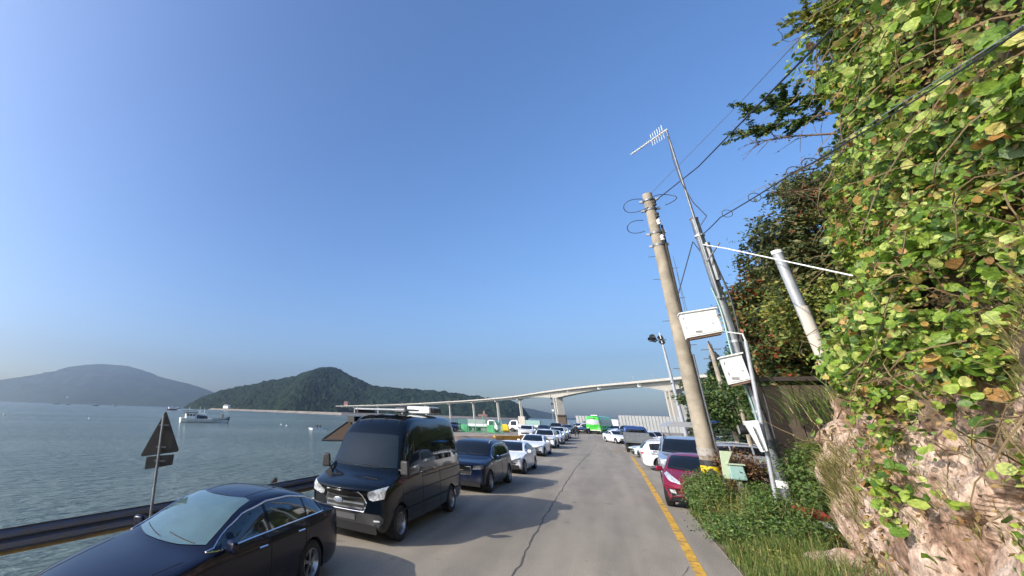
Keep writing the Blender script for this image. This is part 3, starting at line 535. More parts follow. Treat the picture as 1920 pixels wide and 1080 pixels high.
# markings, cracks
def strip(pts, wd, z=.006, jit=0, n=40, wj=0):
    P = []; pts = [Vector(p) for p in pts]
    for i in range(len(pts) - 1):
        k = max(1, int((pts[i + 1] - pts[i]).length / .25)); P += [pts[i].lerp(pts[i + 1], t / k) for t in range(k)]
    P.append(pts[-1]); V = []; F = []
    for i, p in enumerate(P):
        d = (P[min(i + 1, len(P) - 1)] - P[max(i - 1, 0)]).normalized(); q = Vector((-d.y, d.x)); o_ = q * (noise.noise(Vector((p.x * 3, p.y * 1.3, 5))) + .6 * noise.noise(Vector((p.x * 9, p.y * 5, 2)))) * jit
        ww = wd / 2 * (1 + wj * noise.noise(Vector((p.y * 2, p.x, 9)))); a = p + q * ww + o_; b = p - q * ww + o_
        V += [(a.x, a.y, rise(a.y) + z), (b.x, b.y, rise(b.y) + z)]
        if i: F.append((2 * i - 2, 2 * i - 1, 2 * i + 1, 2 * i))
    return V, F
def worn(name, c, thr, vs=3):
    m = mat(name, c, .75, var=.25, vscale=2); t = m.node_tree; b = t.nodes['Principled BSDF']; N = t.nodes.new
    n = N('ShaderNodeTexNoise'); n.inputs['Scale'].default_value = vs; n.inputs['Detail'].default_value = 9; n.inputs['Roughness'].default_value = .75; tc = N('ShaderNodeTexCoord'); t.links.new(tc.outputs['Object'], n.inputs['Vector'])
    r = N('ShaderNodeValToRGB'); r.color_ramp.elements[0].position = thr; r.color_ramp.elements[1].position = thr + .06; t.links.new(n.outputs[0], r.inputs[0]); t.links.new(r.outputs[0], b.inputs['Alpha']); return m
V, F = strip([(.93, -5), (.99, 11.8), (1.06, 17.4), (1.12, 30), (1.1, 44)], .17); tag(MB().add(V, F).build('yellow_line', worn('line_yellow', (.58, .33, .035), .42)), kind='structure')
mb = MB(); V, F = strip([(1.08, 44), (.95, 50), (.8, 58)], .17); mb.add(V, F)
for pts in ([(.1, 47), (.5, 52)], [(.3, 54), (.62, 49)], [(-.1, 50), (.6, 50.5)], [(.1, 57), (.6, 60)], [(.5, 43), (.2, 46)]): V, F = strip(pts, .35, .0065 + .001 * random.random(), .3); mb.add(V, F)
tag(mb.build('faded_marking', worn('line_faded', (.42, .25, .08), .53, 2)), kind='structure')
mb = MB()
for pts, w_, j in (([(-1.75, 2), (-1.81, 9.25), (-1.92, 14.6), (-1.96, 30.2), (-1.7, 45), (-1.5, 60)], .03, .055), ([(-1.96, 30.2), (1.0, 29.5), (1.2, 29.4)], .03, .15), ([(-.4, 14.2), (.9, 13.6)], .008, .06), ([(-1.9, 20), (.8, 21.5)], .008, .1), ([(.2, 8.6), (.9, 12)], .007, .06)):
    V, F = strip(pts, w_, .005, j, wj=1.2); mb.add(V, F)
tag(mb.build('road_crack', mat('crack_tar', (.065, .06, .055), .8)), kind='structure')

# ------------------------------------------------------------------ hills
def hill(name, sil, y0, y1, m, foot=60, base_ext=1.0, nz=1.0, ny=110, nx=520, ribs=.16):
    # sil: outline of the ridge as seen on the survey photo, ridge distance runs y0 (left) .. y1 (right)
    ra = []
    for i, (u, v) in enumerate(sil):
        d = ray(u, v); ra.append((d.x / d.y, d.z / d.y))
    a = np.array([r_[0] for r_ in ra]); h = np.array([r_[1] for r_ in ra]); s = np.linspace(0, 1, nx); aa = np.interp(s, (a - a[0]) / (a[-1] - a[0]), a); hh = np.interp(aa, a, h)
    for _ in range(4): hh[1:-1] = .25 * hh[:-2] + .5 * hh[1:-1] + .25 * hh[2:]
    yr = y0 + (y1 - y0) * s; H = np.maximum(hh * yr + CAM_H - SEA, .5); X = []; Y = []; Z = []
    depth = H * 1.9 + foot
    for j in range(ny):
        t = j / (ny - 1) * 1.7 - 1           # -1 front foot, 0 ridge, .7 far side
        yy = yr + t * depth; xx = aa * yr + aa * t * depth * .3
        prof = np.clip(1 - abs(t) ** 1.25, 0, 1)
        X.append(xx); Y.append(yy); Z.append(H * prof)
    X, Y, Z = map(np.array, (X, Y, Z))
    for j in range(ny):
        for i in range(nx):
            p = Vector((X[j, i] / 90, Y[j, i] / 160, 0)); t = 1 - abs(j / (ny - 1) * 1.7 - 1); k = min(1, Z[j, i] / 8)
            gul = noise.noise(p * 1.1) * ribs * H[i] * (t * (1 - t)) * 3
            tr = noise.noise(Vector((X[j, i], Y[j, i], 0)) / 6) * 3.2 + noise.noise(Vector((X[j, i], Y[j, i], 9)) / 16) * 4
            Z[j, i] += (gul + tr * nz) * k
    o = grid_mesh(name, X, Y, Z + SEA - .3, m); return tag(o, kind='structure')
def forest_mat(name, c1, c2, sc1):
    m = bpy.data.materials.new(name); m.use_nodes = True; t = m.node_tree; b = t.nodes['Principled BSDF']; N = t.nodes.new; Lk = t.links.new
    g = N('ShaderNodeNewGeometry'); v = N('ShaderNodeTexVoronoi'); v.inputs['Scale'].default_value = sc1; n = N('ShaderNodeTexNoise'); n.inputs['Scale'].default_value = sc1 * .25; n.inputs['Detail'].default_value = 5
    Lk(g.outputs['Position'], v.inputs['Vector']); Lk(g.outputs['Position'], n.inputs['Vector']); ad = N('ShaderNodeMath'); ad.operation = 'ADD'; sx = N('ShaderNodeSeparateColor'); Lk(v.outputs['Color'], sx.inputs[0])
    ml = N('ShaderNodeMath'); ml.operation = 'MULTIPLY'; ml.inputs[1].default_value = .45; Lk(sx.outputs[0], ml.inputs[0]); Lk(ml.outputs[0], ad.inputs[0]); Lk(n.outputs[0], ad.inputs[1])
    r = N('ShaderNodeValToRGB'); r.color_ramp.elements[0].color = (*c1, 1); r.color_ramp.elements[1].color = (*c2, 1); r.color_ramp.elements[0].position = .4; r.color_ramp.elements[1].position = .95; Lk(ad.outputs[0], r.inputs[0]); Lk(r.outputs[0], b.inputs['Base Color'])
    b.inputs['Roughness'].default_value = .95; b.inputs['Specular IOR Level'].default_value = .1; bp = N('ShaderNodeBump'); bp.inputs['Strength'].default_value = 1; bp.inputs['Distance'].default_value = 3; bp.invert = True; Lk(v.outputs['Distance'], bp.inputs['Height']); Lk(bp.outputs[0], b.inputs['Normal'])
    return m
hill('headland', [(352, 764), (362, 757), (378, 746), (409, 734), (440, 727), (471, 720), (500, 715), (529, 710), (556, 704), (581, 696), (601, 690), (615, 687), (632, 690), (649, 700), (670, 710), (697, 722), (718, 725), (750, 727), (787, 729), (828, 734), (876, 740), (924, 746), (959, 752), (979, 762), (993, 780)], 900, 1050, forest_mat('headland_forest', (.004, .010, .006), (.020, .034, .018), .13), foot=30)
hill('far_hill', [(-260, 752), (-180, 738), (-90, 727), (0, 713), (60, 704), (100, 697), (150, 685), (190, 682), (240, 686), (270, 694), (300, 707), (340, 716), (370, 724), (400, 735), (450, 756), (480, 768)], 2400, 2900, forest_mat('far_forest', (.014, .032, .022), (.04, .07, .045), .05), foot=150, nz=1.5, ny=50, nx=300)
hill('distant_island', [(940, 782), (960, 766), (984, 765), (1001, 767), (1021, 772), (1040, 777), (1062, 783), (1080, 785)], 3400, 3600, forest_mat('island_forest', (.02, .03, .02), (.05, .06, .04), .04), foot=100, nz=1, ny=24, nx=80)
# shore strip in front of the headland (stony beach and sea wall)
V = []; F = []
pts = [(366, 764), (400, 766.2), (470, 770), (560, 775), (640, 778.5), (720, 781), (800, 783.5), (900, 786), (985, 787)]
for i, (u, v) in enumerate(pts):
    yy = (830, 760, 700, 630, 590, 690, 780, 860, 950)[i]; d = ray(u, v); x = d.x / d.y * yy
    for k, (dy, z) in enumerate(((0, SEA - .5), (5, SEA + 1.4), (12, SEA + 2.0), (14, SEA + 3.4), (90, SEA + 3.8))): e = 0 if i == 0 else 1; q = yy + dy - 10; V.append((d.x / d.y * q, q, (z - SEA) * (e + .12) / 1.12 + SEA))
for i in range(len(pts) - 1):
    for k in range(4): F.append((i * 5 + k, i * 5 + k + 1, (i + 1) * 5 + k + 1, (i + 1) * 5 + k))
tag(MB().add(V, F).build('shoreline', mat('shore_rock', (.27, .23, .19), .9, var=.45, vscale=.05), smooth=False), kind='structure')
# far buildings
b1 = thing('resort_building', 'pale long low building at the foot of the hazy hill on the far left', 'building', at(126, 746, 1380)); s = 1
for dx, wd, z in ((0, 15, 7), (-4, 7, 9)):
    MB().box((dx, 0, z / 2), (wd, 8, z)).build('wall', M['farwhite'], b1)
MB().box((0, -4.2, 3), (13, .4, 1.2)).build('window_band', M['galv'], b1)
b2 = thing('shore_house', 'small pale house on the shore under the green headland', 'house', at(425, 765, 690)); MB().box((0, 0, 2), (16, 8, 6)).build('wall', M['farwhite'], b2); MB().prism([(-9, 5), (9, 5), (0, 8)], 9, off=-4.5).build('roof', M['roofgrey'], b2)
b3 = thing('reddish_rig', 'reddish structure on the shore under the bridge behind the quay', 'building', at(906, 780, 820)); MB().box((0, 0, 1), (16, 8, 4)).build('wall', M['rockred'], b3); MB().box((2, 0, 6), (4, 4, 7), taper=.6).build('roof', M['rockred'], b3)
b4 = thing('brick_villa', 'reddish brown house on the wooded slope above the far bridge end', 'house', at(650, 758, 830)); MB().box((0, 0, 0), (10, 8, 7)).build('wall', M['rockred'], b4); MB().prism([(-6, 3.4), (6, 3.4), (0, 7)], 9, off=-4.5).build('roof', M['rockred'], b4)

# ------------------------------------------------------------------ bridge
deck = []   # points x, y, z of the deck top line
KP = [(1420, 702, 240), (1338, 706.5, 262), (1257, 713.5, 295), (1200, 718.5, 327), (1124, 725, 376), (1044, 734, 428), (974, 744, 500), (932, 748, 548), (887, 751.5, 596), (843, 754, 642), (799, 756.5, 686), (754, 758.5, 728), (709, 760, 768), (665, 761, 806), (622, 762, 842), (577, 763, 880)]
KP3 = [at(*k) for k in KP]
def cat(P, i, t):
    p0, p1, p2, p3 = P[max(i - 1, 0)], P[i], P[i + 1], P[min(i + 2, len(P) - 1)]
    return .5 * ((2 * p1) + (p2 - p0) * t + (2 * p0 - 5 * p1 + 4 * p2 - p3) * t * t + (3 * p1 - p0 - 3 * p2 + p3) * t ** 3)
line = []; dep = []
for i in range(len(KP3) - 1):
    for k in range(8):
        t = k / 8; line.append(cat(KP3, i, t)); f = i + t
        d = 2.3
        if f < 2: d = 2.4 + 3.4 * (f / 2) ** 2.2
        elif f < 5: x = (f - 2) / 3; d = 2.2 + 3.6 * abs(2 * x - 1) ** 2.2
        elif f < 6: d = 2.2 + 3.6 * (6 - f) ** 2.2
        dep.append(d)
line.append(KP3[-1]); dep.append(2.3)
br = thing('sea_bridge', 'long pale concrete girder bridge curving from behind the right-hand trees to the headland', 'bridge')
def side(i):
    d = line[min(i + 1, len(line) - 1)] - line[max(i - 1, 0)]; d.z = 0; d.normalize(); return Vector((d.y, -d.x, 0)) 
def sweep(name, prof, m, i0=0, i1=None):
    i1 = len(line) if i1 is None else i1; V = []; F = []; n = None
    for i in range(i0, i1):
        q = side(i); pr = prof(dep[i]); n = len(pr)
        for a, z in pr: V.append(line[i] + q * a + Vector((0, 0, z)))
        if i > i0:
            b = len(V) - 2 * n
            for k in range(n): F.append((b + k, b + (k + 1) % n, b + n + (k + 1) % n, b + n + k))
    F.append(tuple(range(n))); F.append(tuple(range(len(V) - n, len(V))))
    return MB().add(V, F).build(name, m, br)
sweep('deck', lambda d: [(-6, 0), (6, 0), (6, -.5), (3.4, -.95), (-3.4, -.95), (-6, -.5)], M['deckconc'])
sweep('box_girder', lambda d: [(-3.3, -.9), (3.3, -.9), (2.8, -d), (-2.8, -d)], M['deckconc'])
for s_ in (-1, 1): sweep('parapet', lambda d, s_=s_: [(s_ * 6.02, -.3), (s_ * 6.02, .75), (s_ * 5.7, .75), (s_ * 5.7, -.3)], M['paleconc'])
for ki in range(2, 15):
    i = ki * 8; p = line[i]; q = side(i); d = Vector((q.y, -q.x, 0)); rot = Matrix((q, -d, Vector((0, 0, 1)))).transposed()
    big = ki in (2, 5)
    if ki in (3, 4): continue
    top = p.z - dep[i] + .1; h = top - (SEA - 3)
    if big:
        for e in (-1, 1): MB().box((p.x + d.x * e * 1.9, p.y + d.y * e * 1.9, top - h / 2), (5.6, 1.3, h), rot).build('pier_shaft', M['deckconc'], br)
        MB().box((p.x, p.y, SEA + .2), (9, 9, 3), rot).build('pier_footing', M['deckconc'], br)
    else:
        pr_ = MB().box((p.x, p.y, top - .8 - h / 2), (2.2, 1.7, h), rot).build('pier', M['deckconc'], br)
        MB().box((p.x, p.y, top - .62), (6.0, 2.2, 1.3), rot).build('pier_cap', M['deckconc'], pr_)
acc = 0; nxt = 5
for i in range(1, len(line)):
    acc += (line[i] - line[i - 1]).length
    if acc > nxt:
        nxt += 27; p = line[i]; q = side(i); b0 = p - q * 5.6
        MB().tube([b0, b0 + Vector((0, 0, 3.8)), b0 + Vector((0, 0, 4.5)) + q * .6], [.13, .09, .07], 5).build('lamp_post', M['galvlt'], br)
for (u, v, yy) in ((1124, 727, 374), (1066, 733, 412), (1200, 722, 325)): MB().box(at(u, v, yy - 6), (2.6, .5, 2.2)).build('navigation_sign', M['boxwhite'], br)

# ------------------------------------------------------------------ boats, floats
def fishing_boat():
    a, b = on(337, 792, SEA), on(431, 793.5, SEA); d = b - a; L = d.length; t = thing('fishing_boat', 'pale grey fishing boat with dark bow, wheelhouse and masts under way past the headland', 'boat', a, math.atan2(d.y, d.x))
    def hullm(name, z0, z1, m, x0=0, x1=1):
        V = []; F = []; N_ = 24
        for i in range(N_ + 1):
            s = x0 + (x1 - x0) * i / N_; w_ = 2.1 * min(1, (1 - s) * 2.6) ** .7 * (.86 + .14 * min(1, s * 8)); sh = 1.35 + .9 * max(0, s - .55) ** 1.5 * 2.6 + .25 * (1 - min(1, s * 4))
            for zz, wf, xo in ((-.4, .45, 0), (z0, .7 + .3 * z0, 0), (z1, 1, 0)):
                x = s * L - (1 - zz) * (.6 * max(0, s - .8) / .2); z = -.4 if zz == -.4 else sh * zz; 
                V += [(x, -w_ * wf, z), (x, w_ * wf, z)]
            if i:
                k = 6 * i
                for j in (0, 2): F += [(k - 6 + j, k + j, k + j + 2, k - 4 + j), (k - 5 + j, k - 3 + j, k + 3 + j, k + 1 + j)]
                F.append((k - 2, k + 4, k + 5, k - 1))
        F.append((0, 2, 4, 5, 3, 1)); return MB().add(V, F).build(name, m, t, False)
    hullm('hull', .35, 1, M['hull']); 
    hullm('bow_bulwark', .62, 1.03, M['hulldk'], .62, .997)
    MB().box((L * .2, 0, 2.2), (3.6, 2.6, 2.0)).build('wheelhouse', M['boatwhite'], t); MB().box((L * .2, 0, 3.3), (4.4, 3.1, .15)).build('wheelhouse_roof', M['rust'], t)
    for x in (-1.2, -.2, .8): MB().box((L * .2 + x, -1.33, 2.5), (.7, .06, .6)).build('window', M['glass'], t)
    for x in (L * .06, L * .12, L * .28): 
        for s in (-1, 1): MB().cyl((x, s * 1.4, 1.2), (x, s * 1.4, 3.9), .06).build('canopy_post', M['galv'], t)
    MB().box((L * .13, 0, 3.95), (5, 3, .12)).build('canopy', M['roofgrey'], t); MB().box((L * .42, 0, 2.9), (2.6, 2.6, .5)).build('work_canopy', M['boatwhite'], t)
    for x, z in ((L * .37, 5.2), (L * .46, 5.0), (L * .16, 5.2)): MB().tube([(x, 0, 1.2), (x, 0, z)], [.09, .05], 6).build('mast', M['boatwhite'], t)
    MB().tube([(L * .46, 0, 3.4), (L * .78, 0, 3.0)], .05, 5).build('boom', M['galv'], t)
    for x, y, z, c in ((L * .35, -.6, 1.9, 'hulldk'), (L * .4, .3, 1.9, 'bluebox'), (L * .47, -.3, 1.8, 'hulldk'), (L * .5, .5, 1.6, 'hulldk'), (L * .32, .6, 2.0, 'fence')): bevel(MB().box((x, y, z), (1.1, 1.3, 1.1)).build('gear_bin', M[c], t), .12)
    MB().tube([(L * .84, 0, 1.8), (L * .84, 0, 2.9)], .25, 8).build('bow_winch', M['rust'], t); MB().lathe([(-.2, .4), (.2, .4)], c=(L * .84, 0, 2.6), n=12).build('winch_drum', M['hulldk'], t)
fishing_boat()
def skin_person(name, label, joints, edges, radii, loc, rz, scale=1, cols=(0, .84, .47), parent=None):
    me = bpy.data.meshes.new(name); me.from_pydata(joints, edges, []); o = bpy.data.objects.new('tmp', me); C.objects.link(o); md = o.modifiers.new('k', 'SKIN'); md2 = o.modifiers.new('s', 'SUBSURF'); md2.levels = 1
    for v, r_ in zip(me.skin_vertices[0].data, radii): v.radius = (r_, r_)
    me.skin_vertices[0].data[0].use_root = True
    dg = bpy.context.evaluated_depsgraph_get(); dg.update(); m2 = bpy.data.meshes.new_from_object(o.evaluated_get(dg), depsgraph=dg); bpy.data.objects.remove(o)
    for m in (M['cloth'], M['skin'], M['cloth2']): m2.materials.append(m)
    for p in m2.polygons: z = p.center.z; p.material_index = 1 if 1.47 < z < 1.64 or (abs(p.center.x) > .2 and z < .86) else (2 if z < .9 else 0); p.use_smooth = True
    ob = bpy.data.objects.new(name, m2); C.objects.link(ob); ob.location = loc; ob.rotation_euler = (0, 0, rz); ob.scale = (scale,) * 3
    return tag(ob, label, 'person')
J = [(0, 0, .95), (0, 0, 1.15), (0, 0, 1.38), (0, 0, 1.50), (0, -.02, 1.60), (0, -.01, 1.72), (-.17, 0, 1.38), (-.24, .04, 1.12), (-.25, -.06, .88), (.17, 0, 1.38), (.24, -.03, 1.12), (.25, -.12, .9), (-.1, 0, .9), (-.11, -.12, .5), (-.11, -.02, .08), (-.11, -.15, .04), (.1, 0, .9), (.11, .04, .5), (.11, .22, .12), (.11, .1, .05), (-.25, -.1, .78), (.25, -.17, .8)]
E_ = [(0, 1), (1, 2), (2, 3), (3, 4), (4, 5), (2, 6), (6, 7), (7, 8), (8, 20), (2, 9), (9, 10), (10, 11), (11, 21), (0, 12), (12, 13), (13, 14), (14, 15), (0, 16), (16, 17), (17, 18), (18, 19)]
RD = [.15, .14, .15, .06, .095, .085, .075, .055, .04, .075, .055, .04, .095, .07, .05, .04, .095, .07, .05, .04, .035, .035]
skin_person('person', 'person in black clothes standing beside the last white car of the left row', J, E_, RD, (-4.1, 75.2, rise(75.2)), 2.6, 1.03)
p0 = on(608, 806, SEA)
sb = thing('small_boat', 'small white open boat carrying two standing people off the quay', 'boat', p0 + Vector((-2, 0, 0)), 1.2)
for nm, z0, z1, m_, sc_ in (('hull', -.2, .45, 'boatwhite', 1), ('gunwale', .45, .52, 'galv', 1.03)):
    P8 = [(-2.6, -.7), (1, -.8), (2.2, -.45), (2.9, 0), (2.2, .45), (1, .8), (-2.6, .7)]; MB().prism([(x * sc_, y * sc_) for x, y in P8], z1 - z0, 'z', z0).build(nm, M[m_], sb)
J2 = [(x, y * .5, z) for x, y, z in J]
for dx, lb in ((-.45, 'left one of two people standing in the small white boat, dark clothes'), (.5, 'right one of two people standing in the small white boat, dark clothes')):
    skin_person('person', lb, J2, E_, RD, p0 + Vector((-2 + dx * .4 , dx, .05)), 1.0 + dx, .85)
for u, v, s_, lb in ((168, 785, .5, 'pale round float alone on the open water left of the triangular sign'), (8, 778, .55, 'small dark float on the water at the left edge of the picture')):
    MB().lathe([(-.5, .01), (-.35, .6), (0, .9), (.5, .75), (.8, .01)], 'z', n=14).build('buoy', M['buoy'], smooth=True); o = bpy.context.view_layer.objects.active; o = C.objects[-1]; o.location = on(u, v, SEA); o.scale = (s_,) * 3; tag(o, lb, 'buoy')
for u, v, lb in ((527, 796, 'leftmost of three small white floats between fishing boat and small boat'), (537, 798, 'middle of three small white floats between fishing boat and small boat'), (580, 803, 'small white float nearest the bow of the small boat')):
    MB().lathe([(-.3, .01), (0, .35), (.3, .01)], 'z', n=10).build('float', M['boatwhite'], smooth=True); o = C.objects[-1]; o.location = on(u, v, SEA + .1); tag(o, lb, 'float', 'white floats off the quay')
def far_boat(u, v, L, mname, lb, k=1):
    p = on(u, v, SEA) if v > 765 else at(u, v, 600); p.z = SEA
    t = thing('moored_boat', lb, 'boat', p, 1.15, group='boats far out by the far shore'); t.scale = (1.3, 1.3, 1.5)
    MB().prism([(-L / 2, 1.2), (L / 2, 1.7), (L / 2 - 1.5, -.2), (-L / 2 + 1, -.2)], 2.6, off=-1.3).build('hull', M[mname], t); MB().box((-L * .15, 0, 2.2), (L * .3, 2, 1.8)).build('wheelhouse', M['boatwhite'], t)
    MB().tube([(L * .1, 0, 1), (L * .1, 0, 5)], .12, 5).build('mast', M['galv'], t)
for a in ((105, 761.5, 14, 'hulldk', 'dark boat farthest left under the pale building on the far shore'), (127, 763, 9, 'hulldk', 'small dark boat just right of the farthest left boat'), (179, 764, 12, 'hulldk', 'low dark boat midway along the far shore left of the sign'), (214, 764.5, 9, 'hull', 'pale grey boat left of the red boat near the far shore'), (322, 769.5, 11, 'rockred', 'red boat just above the tip of the triangular sign'), (336, 766, 10, 'hulldk', 'dark boat behind the red boat near the headland tip')): far_boat(*a)

# ------------------------------------------------------------------ guardrail and sign
gr = thing('guardrail', 'dark steel crash barrier along the sea edge behind the parked cars', 'guardrail')
prof = [(.03, .75), (-.0, .735), (.055, .68), (.055, .62), (-.02, .575), (.055, .53), (.055, .47), (0, .43), (.02, .41)]
bo = MB().lathe([(.0, .018), (.02, .014), (.022, .001)], n=8).build('bolt', M['galv']); BOLT = bo.data; bpy.data.objects.remove(bo)
def rail_x(y): return float(np.interp(y, [-6, 3, 5.6, 11.5, 42], [-8.75, -8.33, -8.1, -7.87, -7.8]))
yy = -6.0
while yy < 41.5:
    y2 = yy + 3.98; V = []; F = []
    for side_ in (0, .006):
        for y in (yy, y2 + .1):
            for px_, pz in prof: V.append((rail_x(y) + px_ - side_ + (.004 if y > y2 else 0), y, pz))
    n = len(prof)
    for k in range(n - 1): F += [(k, k + 1, n + k + 1, n + k), (2 * n + k, 3 * n + k, 3 * n + k + 1, 2 * n + k + 1)]
    F += [(0, n, 3 * n, 2 * n), (n - 1, 3 * n - 1, 4 * n - 1, 2 * n - 1)]
    p = MB().add(V, F).build('rail_beam', M['railm'], gr)
    for z in (.5, .65):
        for dy in (.06, .2):
            o = bpy.data.objects.new('bolt', BOLT); C.objects.link(o); o.parent = p; o.location = (rail_x(yy) + .05, yy + dy, z)
    MB().box((rail_x(yy) - .06, yy, .58), (.08, .16, .3)).build('spacer_block', M['rust'], p)
    MB().cyl((rail_x(yy) - .16, yy, SEA - .5), (rail_x(yy) - .16, yy, .72), .06, n=12).build('post', M['railm'], gr)
    yy += 3.98
for y in np.arange(-6, 41, 3.98):
    a_, b_ = (rail_x(y) - .10, y, .36), (rail_x(y + 3.9) - .10, y + 3.9, .36); MB().tube([a_, b_], .045, 8).build('lower_rail', mat('rail_rust_yellow', (.24, .15, .035), .9, col2=(.12, .08, .05), vscale=3) if 'RY' not in globals() else RY, gr, True); RY = C.objects[-1].data.materials[0]
sg = thing('warning_sign', 'back of a triangular road sign above a small plate, by the crash barrier', 'road sign')
Ys = 5.7; foot = at(289, 943, Ys); foot.z = 0; topp = at(309.5, 779, Ys - .03); SN = Vector((.70, -.714, 0)); ST = Vector((.714, .70, 0))
def on_sign(u, v): d = ray(u, v); o_ = Vector((0, 0, CAM_H)); t = (topp - o_).dot(SN) / d.dot(SN); q = o_ + d * t - topp; return Vector((q.dot(ST), 0, q.z))
def rounded(T, r):
    out = []
    for i in range(len(T)):
        a, b, c = T[i - 1], T[i], T[(i + 1) % len(T)]; u, v = (a - b).normalized(), (c - b).normalized()
        for t in np.linspace(0, 1, 5): q = b + u * r * (1 - t) ** 2 + v * r * t ** 2; out.append((q.x, q.z))
    return out
for nm, T, r_ in (('triangle_plate', ((311, 769), (336, 847), (261, 857)), .07), ('lower_plate', ((274, 857), (326, 852), (323, 872), (270, 881)), .02)):
    o = MB().prism(rounded([on_sign(*q) for q in T], r_), .012, 'y', .035).build(nm, M['signback'], sg); o.location = topp; o.rotation_euler = (0, 0, math.atan2(ST.y, ST.x))
MB().tube([foot + Vector((0, -.05, 0)), topp + Vector((0, -.03, 0))], .03, 12).build('pole', M['galv'], sg, True)
for v in (797, 838, 864):
    q = on_sign(310 - (v - 779) * .125, v); o = MB().box(q, (.2, .05, .025)).build('bracket', M['galv'], sg); o.location = topp; o.rotation_euler = (0, 0, math.atan2(ST.y, ST.x))

# ------------------------------------------------------------------ vehicles, placed
sed_long = dict(SEDAN); st = []
for (y, a, b, c, d) in sedan_st: st.append((y if y < 2.9 else 2.9 + (y - 2.9) * 1.13, a, b, c, d))
sed_long['st'] = st; sed_long['wheels'] = (.86, 3.98); sed_long['side'] = [(1.78, 2.86), (2.93, 3.84), (3.89, 4.32)]; sed_long['dlo'] = (1.72, 4.38); sed_long['curv'] = [(0, .36), (.9, .22), (1.6, .2), (2.5, .1), (3.1, 0), (4.1, -.1), (5.2, -.2)]
sed, bv = make_car('dark_sedan', 'dark navy blue sedan nearest the camera with silver window trim and pale windscreen', 'car', sed_long)
sed.location = (-5.156, 2.32, 0); sed.rotation_euler = (0, 0, .02)
fin = MB().prism([(0, 0), (.19, 0), (.17, .07), (.12, .085)], .03, 'x', -.015).build('shark_fin', M['navy'], sed); fin.location = (0, 3.95, 1.43)
van, bvv = make_car('camper_van', 'tall black high-roof camper van with roof gear and side awning, second in the left row', 'van', VAN)
van.location = (-5.175, 8.64, 0); van.rotation_euler = (0, 0, -.004)
em = MB().lathe([(0, .13), (.012, .125), (.02, .001)], c=(0, 0, 0), n=28).build('oval_badge', M['chrome'], van, True); em.rotation_euler = (0, 0, -R(90)); em.location = (0, -.05, .86); em.scale = (1, 1.0, .45)
em2 = MB().lathe([(0, .108), (.006, .001)], n=28).build('badge_field', mat('badge_blue', (.35, .4, .5), .2, .6), em, True); em2.location = (.018, 0, 0); em2.scale = (1, 1, 1)
sp = bevel(MB().box((-.15, 2.95, 2.83), (1.55, 1.1, .05)).build('solar_panel', M['galvlt'], van), .01, 1); MB().box((-.85, 2.95, 2.78), (.05, 1.1, .12)).build('panel_bracket', M['trim'], sp)
ac = bevel(MB().box((.35, 4.6, 2.85), (.75, .95, .22)).build('roof_air_conditioner', M['boxwhite'], van), .05, 3); MB().box((.75, 4.6, 2.84), (.1, .7, .14)).build('vent_cap', M['trim'], ac)
bevel(MB().box((-.2, 4.3, 2.86), (.5, .6, .2), taper=.7).build('roof_vent_dome', M['trim'], van), .06, 3)
tv = [Vector(p) - Vector((-5.175, 8.64, 0)) for p in (at(603, 825, 10.2), at(657, 787, 11.0), at(665, 826, 10.6))]
mb = MB(); n_ = Vector((.1, 1, .1)).normalized() * .05; mb.add([*tv, *[p + n_ for p in tv]], [(0, 1, 2), (3, 5, 4), (0, 3, 4, 1), (1, 4, 5, 2), (2, 5, 3, 0)]); aw = mb.build('side_awning', M['awn'], van)
MB().tube([tv[0], tv[1]], .025, 6).build('awning_arm', M['trim'], aw); MB().tube([tv[0], tv[2]], .03, 6).build('awning_edge', M['trim'], aw); MB().box(tv[1] + Vector((.12, .05, .02)), (.22, .5, .16)).build('awning_case', M['trim'], aw)
suvn, _ = make_car('blue_suv', 'dark blue SUV with silver roof rails parked right behind the black van', 'SUV', SUVN); suvn.location = (-4.93, 16.83, 0); suvn.rotation_euler = (0, 0, -.034)
wse, _ = make_car('white_sedan', 'white sedan parked behind the dark blue SUV, first white car of the left row', 'car', WSED, 'cars parked in the left row'); wse.location = (-4.72, 23.8, 0); wse.rotation_euler = (0, 0, -.03)
wsu, _ = make_car('white_suv', 'white SUV with dark lower grille, third of the white cars in the left row', 'SUV', WSUV, 'cars parked in the left row'); wsu.location = (-5.3, 46.3, 0)
LG = 'cars parked in the left row'
def car(src, x, y, rz, lb, pm=None, grp=LG, nm=None): return dup(src, (x, y, rise(y)), rz, lb, grp, pm, nm)
car(wse, -5.1, 35.9, -.02, 'second white sedan of the left row, black windscreen, just ahead of the white SUV')
car(wse, -5.38, 54.2, 0, 'fourth white car of the left row, partly hidden behind the white SUV', M['pearl'])
car(wsu, -5.5, 61.2, 0, 'fifth white car of the left row, before the standing person', M['whitep'])
car(wse, -5.6, 68.0, 0, 'last white car of the left row next to the standing person')
car(wsu, -9.4, 64, .0, 'white SUV in the lot behind the left row, seen over the white car roofs', M['whitep'], 'cars in the lot behind the left row')
car(wse, -8.6, 76, .05, 'dark sedan in the lot behind the white SUV of the second row', M['black'], 'cars in the lot behind the left row', 'dark_sedan')
car(wsu, -7.6, 84, 0, 'black SUV behind the standing person', M['black'], 'cars in the lot behind the left row', 'black_suv')
car(wse, -6.2, 84, -.1, 'dark grey sedan left of the white car near the green minibus', M['grey'], 'cars in the lot behind the left row', 'grey_sedan')
car(wsu, -6.0, 92, -.7, 'white car turned sideways just left of the green minibus', M['whitep'], 'cars in the lot behind the left row')
car(wse, -4.3, 88, -.5, 'black low car at the left wheel of the green minibus', M['black'], 'cars in the lot behind the left row', 'black_sedan')
car(wsu, -20.6, 72, 2.4, 'dark blue SUV on the quay next to the green net fence', M['blue'], 'vehicles on the quay', 'dark_blue_suv')
